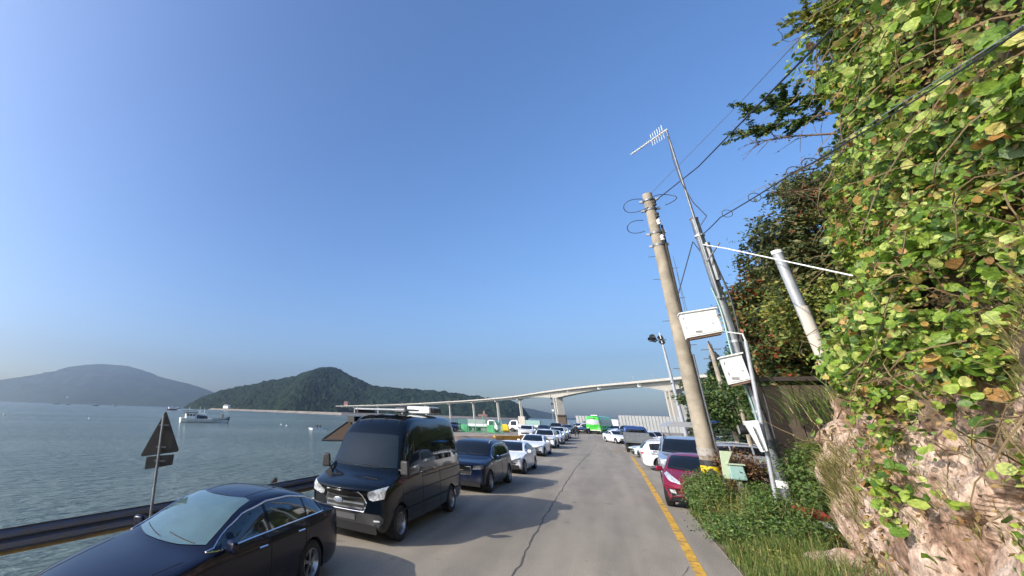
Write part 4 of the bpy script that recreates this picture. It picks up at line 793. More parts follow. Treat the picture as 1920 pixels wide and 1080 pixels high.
car(wse, -19.2, 76, 2.2, 'blue grey car on the quay behind the dark blue SUV', M['grey'], 'vehicles on the quay', 'blue_grey_car')
hatch, _ = make_car('red_hatchback', 'small magenta red hatchback beside the shrub and concrete pole', 'car', HATCH); hatch.location = (1.98, 18.85, 0); hatch.rotation_euler = (0, 0, -.15); hatch.scale = (1.12,) * 3
mpv, _ = make_car('silver_mpv', 'silver people carrier with dark roof rails behind the red hatchback', 'car', MPV); mpv.location = (2.55, 23.9, 0); mpv.scale = (1.2,) * 3; mpv.rotation_euler = (0, 0, -.10)
RG = 'cars parked on the right side'
car(wsu, 5.9, 33.4, R(92), 'white SUV with its tail lamp towards the road behind the silver people carrier', M['whitep'], RG)
car(wse, .95, 43.5, R(-88), 'pale green sedan with its nose towards the road beyond the white SUV', M['palegreen'], RG, 'pale_green_sedan')
car(wse, 1.5, 63.5, .35, 'white car with its nose towards the road left of the blue flatbed truck', M['whitep'], RG)
car(wsu, 3.9, 60, 0, 'white SUV facing the camera right of the blue flatbed truck', M['whitep'], RG)
car(wse, 7.2, 38.2, R(93), 'silver car with roof bars behind the white SUV on the right', M['silver'], RG, 'silver_sedan')
car(wsu, 5.6, 52, R(-90), 'black SUV parked crosswise behind the silver car on the right', M['black'], RG, 'black_suv')
car(wsu, 5.4, 28.8, R(-100), 'dark car behind the concrete pole, its roof just over the shrubs', M['black'], RG, 'black_suv')
car(wse, 6.2, 31.4, R(-95), 'white car behind the concrete pole and the dark car', M['whitep'], RG)
car(wsu, 1.6, 84, -.3, 'black car just right of the green minibus', M['black'], RG, 'black_suv')
car(wse, 3.4, 74, .2, 'dark sedan far down the right side near the metal building', M['grey'], RG, 'grey_sedan')
for a in ((wsu, 3.3, 57, .1, 'white SUV between the blue flatbed truck and the grey canopy', 'whitep', None), (wse, 5.6, 45, R(-92), 'white sedan crosswise behind the pale green sedan', 'whitep', None), (wsu, 8.8, 34.5, R(88), 'silver SUV in the second rank behind the silver people carrier', 'silver', 'silver_suv'), (wse, 2.4, 68, .3, 'silver sedan just beyond the blue flatbed truck', 'silver', 'silver_sedan'), (wsu, 9.6, 56, R(-90), 'white SUV in front of the grey canopy', 'whitep', None), (wse, .3, 90, -.2, 'white sedan behind the green minibus', 'whitep', None)): car(*a[:5], M[a[5]], RG, a[6])
bus, _ = make_car('green_minibus', 'bright green minibus with white windscreen coming down the road', 'bus', BUS); bus.location = (-2.35, 88.5, rise(88.5)); bus.rotation_euler = (0, 0, -.26); bus.scale = (1.08,) * 3
bevel(MB().box((.3, .7, 2.84), (.9, .6, .12)).build('roof_vent', M['boxwhite'], bus), .03)
tk = make_truck('blue flatbed truck seen from behind with grey tailgate on the right', M['blue'], M['galv'], 'flatbed trucks')
tk.location = (1.95, 53.5, 0); tk.rotation_euler = (0, 0, math.pi); tk.scale = (1.15,) * 3
tk2 = make_truck('white flatbed truck on the quay loaded with a pale box and green crates', M['whitep'], M['boxwhite'], 'flatbed trucks', [(0, 2.35, 1.75, 1.6, 1.0, 1.7, M['paleconc'], 'tall_box'), (0, 4.0, 1.5, 1.6, 2.2, 1.0, M['aqua'], 'green_crate')])
tk2.location = (-14.6, 82.5, rise(82)); tk2.rotation_euler = (0, 0, R(-90))
tk3 = make_truck('pale flatbed truck behind the green net fence on the quay', M['boxwhite'], M['boxwhite'], 'flatbed trucks', [(0, 3.4, 1.5, 1.6, 2.9, .9, M['roofgrey'], 'grey_load')])
tk3.location = (-14.9, 76.5, rise(76)); tk3.rotation_euler = (0, 0, R(88))

# ------------------------------------------------------------------ quay furniture
def wallseg(name, a, b, h, th, m, lb, cat_):
    a, b = Vector(a), Vector(b); d = b - a; ang = math.atan2(d.y, d.x); c = (a + b) / 2; t = thing(name, lb, cat_, (c.x, c.y, rise(c.y)), ang); L = d.length; n = max(1, int(L / 2.0))
    for i in range(n): bevel(MB().box((-L / 2 + (i + .5) * L / n, 0, h / 2), (L / n - .03, th, h)).build('block', m, t), .02, 1)
wallseg('quay_parapet', (-16.5, 48.5), (-11.2, 53.2), .55, .3, M['barrier'], 'pinkish concrete parapet blocks at the quay edge seen above the blue SUV', 'parapet')
wallseg('quay_parapet', (-11.1, 53.3), (-8.2, 58.8), .6, .3, M['orange'], 'worn orange painted parapet blocks at the quay edge above the first white sedan', 'parapet')
nf = thing('net_fence', 'green framed net fence on the quay left of the yellow cabinet', 'fence', (-16.5, 72, rise(72)), .15)
for i, (x, h) in enumerate(((-3.6, 1.9), (-2.2, 2.2), (-1.1, 1.9), (.1, 2.5), (1.6, 1.9), (2.8, 1.9))): MB().cyl((x, 0, 0), (x, 0, h), .045, n=8).build('post', M['fence'], nf)
for z in (.15, 1.0, 1.88): MB().cyl((-3.6, 0, z), (2.8, 0, z), .03, n=6).build('rail', M['fence'], nf)
mb = MB()
for i in range(54): mb.tube([(-3.6 + i * .12, .0, .15), (-3.6 + i * .12, .0, 1.85)], .007, 3)
for i in range(14): mb.tube([(-3.6, .0, .15 + i * .12), (2.8, .0, .15 + i * .12)], .007, 3)
tag(mb.build('netting', M['fence'], nf), kind='stuff')
for x, z in ((-3.0, .6), (1.0, .7)): bevel(MB().box((x, .5, z), (1.0, .6, 1.1)).build('green_bin', M['fence'], None), .05); o = C.objects[-1]; o.location = (-16.5, 72, rise(72)); tag(o, 'green bin behind the %s part of the net fence' % ('left' if x < 0 else 'right'), 'bin')
yb = thing('yellow_cabinet', 'bright yellow cabinet with slanting top at the quay by the white truck', 'cabinet', (-14.6, 79.5, rise(79.5)))
bevel(MB().prism([(-.55, 0), (.55, 0), (.55, 1.0), (.35, 1.25), (-.3, 1.25), (-.55, .9)], .7, off=-.35).build('housing', M['yellow'], yb), .04); MB().box((.1, -.37, .6), (.7, .02, .9)).build('door', M['yellow'], yb)
mast = thing('camera_mast', 'thin mast with camera and lamp clutter standing left of the main bridge pier', 'mast', (-8.0, 88, rise(88)), 0)
b_ = at(1031, 737, 88) - Vector(mast.location); MB().tube([(0, 0, 0), (b_.x * .3, 0, b_.z * .45), (b_.x, 0, b_.z)], [.10, .08, .04], 8).build('pole', M['galv'], mast)
for z, s_ in ((.55, .3), (.72, .4), (.86, .3)): MB().box((b_.x * z + .12, -.1, b_.z * z), (s_, .25, .3)).build('camera_box', M['boxwhite'] if z < .6 else M['signback'], mast)
MB().box((b_.x * .8, 0, b_.z * .8), (.9, .06, .06)).build('cross_arm', M['galv'], mast)
kb_ = thing('brown_shed', 'small brown hut behind the left row near the camera mast', 'hut', (-6.9, 100, rise(100))); kb_.location.x -= .6; MB().box((0, 0, 1.4), (1.3, 2.4, 2.8)).build('wall', M['brownwall'], kb_); MB().prism([(-.8, 2.8), (.8, 2.8), (.6, 3.1), (-.6, 3.1)], 2.8, off=-1.4).build('roof', M['browndk'], kb_)

# ------------------------------------------------------------------ metal buildings on the right
def shed(name, lb, x0, x1, y, z1, m, zr=0, pitch=.75):
    t = thing(name, lb, 'building', (x0, y, rise(y))); n = int((x1 - x0) / pitch); w_ = (x1 - x0) / n
    for i in range(n):
        o = MB().box((w_ * (i + .5), 0, z1 / 2), (w_ * .8, .1, z1)).build('wall_panel', m, t)
    MB().box(((x1 - x0) / 2, .12, z1 / 2 - .03), (x1 - x0, .12, z1 - .06)).build('back_wall', M['roofgrey'], t)
    MB().box(((x1 - x0) / 2, 3.2, z1 / 2 - .05), (x1 - x0 - .1, 6, z1 - .12)).build('hall', m, t)
shed('metal_shed', 'large pale ribbed metal shed behind the cars right of the minibus', 2.2, 15.5, 130, 3.55, M['roofmetal'], pitch=.62)
shed('metal_shed', 'smaller ribbed metal shed behind the minibus', -6.8, -2.2, 131, 3.2, M['roofmetal'], pitch=.6)
shed('low_wall', 'low pale wall joining the two ribbed sheds', -2.2, 2.1, 130.5, 2.5, M['boxwhite'], pitch=2.1)
cn = thing('grey_canopy', 'wide grey roof of a market canopy behind the right hand cars', 'canopy', (5.2, 62, rise(62)))
MB().prism([(0, 2.2), (.9, 2.75), (7.5, 2.8), (7.8, 2.2)], 8, off=2).build('roof', M['roofgrey'], cn)
for x in (.3, 3.8, 7.4): MB().cyl((x, 2.3, 0), (x, 2.3, 2.3), .06, n=8).build('post', M['galv'], cn)
bt = thing('blue_tarpaulin', 'blue tarpaulin stretched over a stall behind the concrete pole', 'tarpaulin', at(1358, 800, 42))
X, Y = np.meshgrid(np.linspace(-1.6, 1.3, 14), np.linspace(-1.5, 1.5, 10)); Z = .35 - .16 * (X + .3) ** 2 + .05 * np.sin(X * 5 + Y * 3); o = grid_mesh('sheet', X, Y, Z, M['bluetarp'], bt); md = o.modifiers.new('t', 'SOLIDIFY'); md.thickness = .02
for x in (-1.5, 1.2): MB().cyl((x, -1.4, -3.0), (x, -1.4, 0), .03, n=6).build('post', M['galv'], bt)

# ------------------------------------------------------------------ poles, boxes, wires
def stepbolts(p0, p1, ts, parent, r=.2, m='galv'):
    for k, t in enumerate(ts): q = Vector(p0).lerp(Vector(p1), t); s_ = 1 if k % 2 else -1; MB().tube([q, q + Vector((s_ * (r + .18), -.05, 0)), q + Vector((s_ * (r + .18), -.05, .03))], .012, 5).build('step_bolt', M[m], parent)
Y1 = 19.2; a = at(1341, 915, Y1 - .0); top = at(1213, 364, Y1); bot = a + (a - top).normalized() * (a.z / ((a - top).normalized().z * -1) if (a - top).normalized().z < 0 else 0)
pole = thing('concrete_pole', 'thick concrete utility pole with yellow and black guard band rising from the shrub', 'utility pole')
PB = Vector((bot.x, bot.y, 0)); MB().tube([PB, PB.lerp(top, .5), top], [.235, .195, .15], 24).build('shaft', M['concrete'], pole, True)
def pp(v): return PB.lerp(top, (v - PB.z) / (top.z - PB.z))
for z, w_, mm, nm in ((1.16, .5, 'yellow', 'guard_band'), (1.50, .17, 'blackband', 'black_stripe')): MB().tube([pp(z - w_ / 2), pp(z + w_ / 2)], .24, 24).build(nm, M[mm], pole, True)
mb = MB(); mb.box(pp(1.2) + Vector((-.05, -.24, 0)), (.16, .03, .28), Matrix.Rotation(.6, 3, 'Y')); mb.build('black_chevron', M['blackband'], pole)
MB().tube([pp(1.7), pp(1.95)], .236, 24).build('faded_notice', mat('faded_paper', (.36, .33, .3), .8, var=.3, vscale=12), pole, True)
for z in (9.1, 9.6, 10.6, 11.0):
    b_ = MB().tube([pp(z), pp(z + .07)], .19, 18).build('clamp_band', M['galv'], pole, True)
    for s_ in (-1, 1): MB().box(pp(z) + Vector((s_ * .24, -.02, .03)), (.1, .08, .09)).build('clamp_lug', M['galvlt'], b_)
for z in (9.35, 10.0, 10.3, 10.8): MB().lathe([(-.12, .03), (-.1, .07), (-.03, .045), (.03, .07), (.09, .045), (.12, .02)], 'z', c=pp(z) + Vector((.12, -.22, 0)), n=12).build('insulator', M['boxwhite'] if z < 10.2 else M['signback'], pole, True)
stepbolts(PB, top, [.4, .47, .55, .62, .69, .72, .77], pole)
MB().tube([pp(5.2) + Vector((.17, -.1, 0)), pp(9.9) + Vector((.2, -.08, 0))], .035, 8).build('riser_pipe', M['browndk'], pole, True)
MB().tube([pp(.6) + Vector((.24, -.05, 0)), pp(5.0) + Vector((.22, -.05, 0))], .03, 8).build('riser_pipe', M['cabledk'], pole, True)
def arc(c, r, a0, a1, tilt=0, n=16, sx=1.0): return [c + Vector((r * sx * math.cos(a_), .1 * math.sin(a_ * 2) + tilt * math.sin(a_), r * .6 * math.sin(a_))) for a_ in np.linspace(a0, a1, n)]
for c, r_, a0, a1 in ((pp(10.9) + Vector((-.35, -.1, 0)), .45, .6, 5.4), (pp(10.9) + Vector((.4, -.1, 0)), .4, -1.5, 3.4), (pp(9.9) + Vector((-.4, -.1, .1)), .42, 1.3, 4.9)): MB().tube(arc(c, r_, a0, a1), .014, 5, False).build('jumper_loop', M['cable'], pole, True)

Y2 = 17.4; b2_ = at(1500, 1003, Y2); b2_.z = 0; t2 = at(1301, 411, Y2)
p2 = thing('steel_pole', 'slim grey steel pole carrying white cabinets and a television aerial', 'utility pole')
MB().tube([b2_, b2_.lerp(t2, .5), t2], [.13, .12, .10], 18).build('shaft', M['galv'], p2, True)
def q2(t): return b2_.lerp(t2, t)
MB().tube([q2(.12), q2(.14)], .135, 18).build('white_band', M['boxwhite'], p2, True)
MB().tube([t2, t2 + Vector((0, 0, .03))], .11, 18).build('pole_cap', M['rust'], p2, True)
for t in (.93, .70, .55, .33): MB().tube([q2(t), q2(t + .008)], .13, 14).build('clamp_band', M['galvlt'], p2, True)
am = at(1340, 520, Y2) + Vector((.12, 0, 0)); at_ = at(1249, 243, Y2)
for (pa, pb, r_) in ((at(1350, 560, Y2 - .15), at_, .04),): MB().tube([pa, pb], [.042, .026], 10).build('aerial_mast', M['galv'], p2, True)
MB().tube([at(1347, 525, Y2 - .1), at(1325, 455, Y2 - .1)], .07, 8).build('mast_bracket', M['galv'], p2)
rng = random.Random(3)
for k, off_ in enumerate((.16, -.14, .02)):
    P = [q2(t) + Vector((off_ + .04 * math.sin(t * 20 + k), -.12 + .03 * math.cos(t * 17 + k), 0)) for t in np.linspace(.22, .86 - k * .12, 30)]; MB().tube(P, .022, 6).build('hanging_cable', M[('cable', 'fence', 'cable')[k]] if k != 1 else M['aqua'], p2, True)
ae = thing('television_aerial', 'white comb shaped television aerial on top of the slim steel mast', 'aerial')
bA = at(1183, 290, Y2); MB().tube([bA, at_ + Vector((.03, 0, 0))], .028, 6).build('boom', M['boxwhite'], ae)
for i in range(15):
    q = bA.lerp(at_, (i + .5) / 16); h_ = .16 + .012 * i; MB().tube([q + Vector((-.04, -h_, -.06)), q + Vector((.04, h_, .06))], .009, 4).build('element', M['boxwhite'], ae)
    if i > 8: MB().tube([q + Vector((0, 0, -h_ * .9)), q + Vector((0, 0, h_ * .9))], .009, 4).build('element', M['boxwhite'], ae)
def cabinet(lb, c4, y, th, brackets=True):
    P = [at(u, v, y) for u, v in c4]; t = thing('cabinet', lb, 'cabinet', (P[0] + P[2]) / 2, 0, 'white cabinets on the poles'); c = t.location
    L4 = [(p.x - c.x, p.z - c.z) for p in P]; bevel(MB().prism(L4, th, off=0).build('housing', M['boxwhite'], t), .012, 2)
    k = .97; bevel(MB().prism([(x * .94, z * .86 - .01) for x, z in L4], .015, off=-.016).build('door', M['boxwhite'], t), .004, 1)
    (x0, z0), (x1, z1), (x2, z2), (x3, z3) = L4
    MB().add([(x0 - .03, -.05, z0), (x1 + .03, -.05, z1), (x1 + .03, -.05, z1 + .04), (x0 - .03, -.05, z0 + .04), (x0 - .03, th + .02, z0), (x1 + .03, th + .02, z1), (x1 + .03, th + .02, z1 + .04), (x0 - .03, th + .02, z0 + .04)], [(0, 1, 2, 3), (7, 6, 5, 4), (0, 4, 5, 1), (3, 2, 6, 7), (0, 3, 7, 4), (1, 5, 6, 2)]).build('rain_lid', M['boxwhite'], t)
    MB().box(((x2 + x3) / 2, th / 2, (z2 + z3) / 2 - .03), (abs(x2 - x3) * .9, th * .8, .06), Matrix.Rotation(-math.atan2(z2 - z3, x2 - x3), 3, 'Y')).build('base_rail', M['boxunder'], t)
    MB().cyl((x1 * .6, -.02, -.05), (x1 * .6, -.045, -.05), .015, n=8).build('lock', M['galv'], t)
    for k in (.3, -.3): MB().cyl((x0 * .9 + (x3 - x0) * (.5 - k), -.02, z0 * k * 1.6 - .03), (x0 * .9 + (x3 - x0) * (.5 - k), -.02, z0 * k * 1.6 + .05), .012, n=6).build('hinge', M['galv'], t)
    for k in range(4): MB().box((x0 * .25, -.02, z3 * .55 - k * .02), (.16, .008, .007)).build('vent_slot', M['trim'], t)
    return t
cabinet('larger white cabinet hung between the concrete pole and the steel pole', [(1275, 589), (1342, 578), (1358, 621), (1289, 634)], 18.2, .42)
cabinet('smaller bright white cabinet fixed to the steel pole below the large one', [(1352, 672), (1390, 663), (1409, 712), (1370, 721)], 16.9, .3)
for u0, v0, u1, v1 in ((1342, 590, 1363, 600), (1356, 618, 1375, 612)): MB().tube([at(u0, v0, 18.3), at(u1, v1, 17.6)], .03, 6).build('cabinet_bracket', M['galv'], p2)
# small meter box on its own pipe, flood lamp
pi = thing('thin_pipe_pole', 'thin pale pipe standing left of the steel pole and holding a small box', 'pole'); a, b = at(1398, 640, 16.8), at(1460, 960, 16.8); MB().tube([a, b], .045, 10).build('pipe', M['galvlt'], pi, True); MB().tube([a, a + Vector((-.02, 0, .22)), a + Vector((-.32, 0, .3))], .02, 6).build('bent_top', M['boxwhite'], pi, True)
mbx = thing('meter_box', 'small tapered white meter box on the thin pipe', 'box'); P = [at(u, v, 16.6) for u, v in ((1394, 790), (1421, 788), (1440, 846), (1428, 848))]; bevel(MB().prism([(p.x, p.z) for p in P], .16, off=16.55).build('case', M['boxwhite'], mbx), .01, 1); MB().tube([at(1412, 800, 16.5), at(1432, 845, 16.5)], .012, 5).build('cable', M['cable'], mbx)
fl = thing('flood_lamp', 'black flood lamp head beside the meter box above the shrub', 'lamp', at(1399, 806, 16.9)); MB().lathe([(-.14, .13), (.05, .12), (.14, .05), (.15, .01)], n=16).build('housing', M['trim'], fl, True); MB().lathe([(-.15, .125), (-.15, .005)], n=16).build('lens', M['lens'], fl)
pg = thing('green_post_panel', 'pale green slanting board next to the yellow guard band', 'board'); P = [at(u, v, 18.2) for u, v in ((1349, 845), (1373, 847), (1366, 868), (1370, 898), (1357, 898))]; bevel(MB().prism([(p.x, p.z) for p in P], .05, off=18.2).build('board', M['palegrn'], pg), .008, 1); MB().tube([P[4], Vector((P[4].x, 18.22, 0))], .03, 6).build('post', M['galv'], pg)
aq = thing('aqua_tub', 'small aqua plastic tub behind the pale green board', 'tub', at(1381, 885, 18.3)); bevel(MB().box((0, 0, 0), (.36, .3, .42), taper=.85).build('body', M['aqua'], aq), .03); MB().box((0, 0, .22), (.4, .34, .03)).build('lid', M['palegrn'], aq); MB().box((0, 0, -.55), (.1, .1, .8)).build('stand', M['galv'], aq)
# third pole, telephone poles, floodlight pole
def simple_pole(lb, a, b, r0, r1, m='galvlt', nm='pole'):
    t = thing(nm, lb, 'pole'); MB().tube([b, a], [r0, r1], 16).build('shaft', M[m], t, True); return t
t3 = simple_pole('bluish white pole growing out of the vines above the brown wall', at(1458, 476, 17.2), at(1560, 710, 17.2), .125, .105, 'galvlt', 'pale_pole'); MB().tube([at(1458, 476, 17.2), at(1455, 470, 17.2)], .12, 16).build('cap', M['boxwhite'], t3, True); MB().tube([at(1503, 575, 17.2), at(1560, 710, 17.2)], .13, 16).build('weathered_lower_sleeve', M['paleconc'], t3, True)
t4 = simple_pole('slender wooden telephone pole behind the large white cabinet', at(1330, 645, 42), Vector((at(1376, 797, 42).x, 42, .0)), .16, .12, 'concrete', 'telephone_pole'); 
for v in (655, 672): q = at(1330 + (v - 645) * .3, v, 42); MB().box(q, (1.1, .07, .07)).build('cross_arm', M['galv'], t4)
t5 = simple_pole('short slender pole beneath the small white cabinet', at(1372, 700, 34), Vector((at(1396, 795, 34).x, 34, .0)), .1, .08, 'concrete', 'telephone_pole')
lp = thing('floodlight_pole', 'tall grey pole with a bank of floodlights and a small mast beside the bridge pier', 'floodlight pole'); a = at(1243, 648, 75); b = at(1279, 783, 75); b.z = rise(75); MB().tube([b, b.lerp(a, .45), a], [.26, .2, .13], 14).build('shaft', M['galvlt'], lp, True)
MB().tube([a, at(1236, 624, 75)], .05, 6).build('tip_mast', M['boxwhite'], lp)
for (u, v) in ((1224, 632), (1227, 638), (1239, 634), (1242, 642), (1221, 637)): o = MB().lathe([(-.25, .34), (.1, .3), (.3, .12)], n=12).build('floodlight', M['galv'], lp, True); o.location = at(u, v, 75); o.rotation_euler = (0, .5, 1.2)
MB().box(at(1233, 638, 75), (1.9, .12, .12)).build('lamp_bar', M['galv'], lp)
# wires
def wire(name, lb, pts, r=.012, sag=.0, m='cable', rings=0):
    
    P = []; pts = [Vector(p) for p in pts]
    for i in range(len(pts) - 1):
        for t in np.linspace(0, 1, 14, endpoint=False): P.append(pts[i].lerp(pts[i + 1], t) - Vector((0, 0, sag * 4 * t * (1 - t))))
    P.append(pts[-1]); r = r[:len(P)] + [r[-1]] * (len(P) - len(r)) if isinstance(r, list) else r; t = thing(name, lb, 'cable'); MB().tube(P, r, 6).build('conductor', M[m], t, True); return t, P
wire('power_cable', 'thick dark power cable running from the concrete pole up over the cliff', [pp(10.9) + Vector((.15, -.1, 0)), at(1310, 312, 17.5), at(1560, 55, 8.5)], .018)
wire('thin_wire', 'thin pale wire above the thick power cable', [pp(11.3) + Vector((.1, 0, 0)), at(1390, 190, 14), at(1525, 45, 9)], .007, m='cabledk')
tt, P = wire('looped_cable', 'telephone cable with small hanging rings running right over the vines', [q2(.93), at(1350, 408, 15.6), at(1490, 322, 10.5), at(1590, 265, 8), at(1920, 52, 4.4)], [.014] * 42 + [.012, .011, .010, .009, .008, .0075] + [.007] * 9, .02)
wire('support_wire', 'pale support wire just above the ringed telephone cable', [at(1345, 400, 15.6), at(1490, 313, 10.5), at(1590, 258, 8), at(1920, 47, 4.4)], .004, m='galvlt')
for i in (16, 22, 28, 33, 38): MB().tube([P[i] + Vector((.11 * math.cos(a_), .03 * math.cos(a_), .11 * math.sin(a_))) for a_ in np.linspace(0, 6.28, 17)], .008, 5).build('ring', M['cable'], tt, True)
wire('white_cable', 'white cable crossing behind the pale pole to the vines', [q2(.90), at(1362, 466, 15), at(1460, 487, 14.2), at(1600, 517, 13)], .016, m='boxwhite')
wire('slack_cable', 'slack black cable between the two main poles', [pp(6.9) + Vector((.1, -.2, 0)), at(1299, 453, 18.2), at(1318, 478, 17.6), at(1330, 500, 17.3)], .014)
wire('strut_cable', 'short dark stay leaning against the steel pole', [at(1349, 455, 17.2), at(1326, 490, 17.1)], .024, m='cabledk')
wire('aerial_lead', 'black aerial lead curling round the steel mast', [at(1252, 255, 17.2), at(1262, 300, 17.2), at(1276, 340, 17.1), at(1300, 380, 17.1), at(1325, 405, 17.1), at(1312, 425, 17.2)], .013)
for k, (p_, q_) in enumerate((((1262, 480), (1290, 590)), ((1268, 505), (1286, 590)))): wire('drop_wire', ('left' if k == 0 else 'right') + ' one of two thin drop wires hanging beside the concrete pole to the large cabinet', [at(*p_, 18.9), at(*q_, 18.3)], .006)
wire('drop_wire', 'bundle of dark leads hanging under the large white cabinet', [at(1328, 640, 18.2), at(1335, 655, 18.0), at(1347, 672, 17.4)], .02)

# brown retaining wall in the recess
bw = thing('brown_wall', 'dark brown wall with a beam on top in the shady recess behind the steel pole', 'wall'); P = [at(u, v, 22) for u, v in ((1405, 722), (1620, 724))]
w0, w1 = P[0].x, P[1].x + 1.5; n_ = 4
for i in range(n_): bevel(MB().box((w0 + (w1 - w0) * (i + .5) / n_, 22.1, P[0].z / 2 - .02), ((w1 - w0) / n_ - .02, .2, P[0].z)).build('wall_panel', M['brownwall'], bw), .01, 1)
MB().box(((w0 + w1) / 2, 22.0, P[0].z + .2), (w1 - w0 + .1, .3, .14)).build('top_beam', M['browndk'], bw)
rs = thing('red_sack', 'crumpled red and white sacks lying between the steel pole and the rock', 'sack', at(1524, 980, 15.6)); 
for (x, z, s_, mm) in ((0, .18, .3, 'red'), (.02, -.02, .26, 'boxwhite'), (.08, -.2, .3, 'red')):
    o = MB().lathe([(-.28, .01), (-.25, .12), (-.1, .17), (.1, .15), (.24, .13), (.28, .01)], n=12).build('bag', M[mm], rs, True); o.location = (x, 0, z); o.rotation_euler = (.2, .25, .3); o.scale = (1, 1, .8)
    for v in o.data.vertices: v.co += Vector((noise.noise(v.co * 9 + Vector((z, 0, 0))), noise.noise(v.co * 8), noise.noise(v.co * 10))) * .05
# ------------------------------------------------------------------ cliff
def fbm(x, y, z, s, o=4):
    v = 0; a = 1
    for k in range(o): v += a * noise.noise(Vector((x, y, z)) * s); s *= 2.1; a *= .5
    return v
PATH = [(3.6, -3), (3.5, 2), (3.5, 7), (3.5, 11), (3.5, 13.2), (3.7, 14.2), (4.4, 15.3), (6.5, 16.0), (10, 17.5)]
pl = [0]
for i in range(1, len(PATH)): pl.append(pl[-1] + math.dist(PATH[i], PATH[i - 1]))
def cliff_base(s):
    x = float(np.interp(s, pl, [p[0] for p in PATH])); y = float(np.interp(s, pl, [p[1] for p in PATH]))
    x2 = float(np.interp(s + .15, pl, [p[0] for p in PATH])); y2 = float(np.interp(s + .15, pl, [p[1] for p in PATH])); x1 = float(np.interp(s - .15, pl, [p[0] for p in PATH])); y1 = float(np.interp(s - .15, pl, [p[1] for p in PATH]))
    d = Vector((x2 - x1, y2 - y1, 0)).normalized(); return Vector((x, y, 0)), Vector((-d.y, d.x, 0))
def cliff_pt(s, z, rough=1):
    b, n = cliff_base(s); top = 17.5; slope = .262 * z - .055 * max(0, z - 3) - .10 * math.exp(-((z - 1.4) / 1.2) ** 2)
    bul = .45 * fbm(s, z * .7, 1, .35, 2) + (.12 * fbm(s, z, 4, 1.3, 4) + .16 * (abs(fbm(s * 1.3 + z * .3, z * .35, 8, .9, 3)) - .25)) * min(1, max(.35, (7 - z) / 3))
    if rough >= 1 and z < 6.5:
        k = min(1, (6.5 - z) / 2); q = Vector((s * .75 + .2 * z, z * .55 + .15 * s, 3.3)); q += Vector((fbm(s, z, 3, .8, 2), fbm(z, s, 7, .8, 2), 0)) * .25; dd, pp_ = noise.voronoi(q); cv = noise.cell_vector(pp_[0] * 7.3); q2_ = Vector((s * 2.6 + z, z * 1.7, 9)); d2, p2_ = noise.voronoi(q2_); cv2 = noise.cell_vector(p2_[0] * 5.1)
        bul += k * ((cv.x - .5) * .55 + (q.y - pp_[0].y) * (cv.y - .5) * .5 + (q.x - pp_[0].x) * (cv.z - .5) * .6 - .22 * math.exp(-(dd[1] - dd[0]) * 9) + (cv2.x - .5) * .14 - .05 * math.exp(-(d2[1] - d2[0]) * 8))
    elif rough >= 1: bul -= .12
    p = b + Vector((slope, slope * .08, 0)) + n * bul * min(1, .3 + z * .4)
    return Vector((p.x, p.y, z))
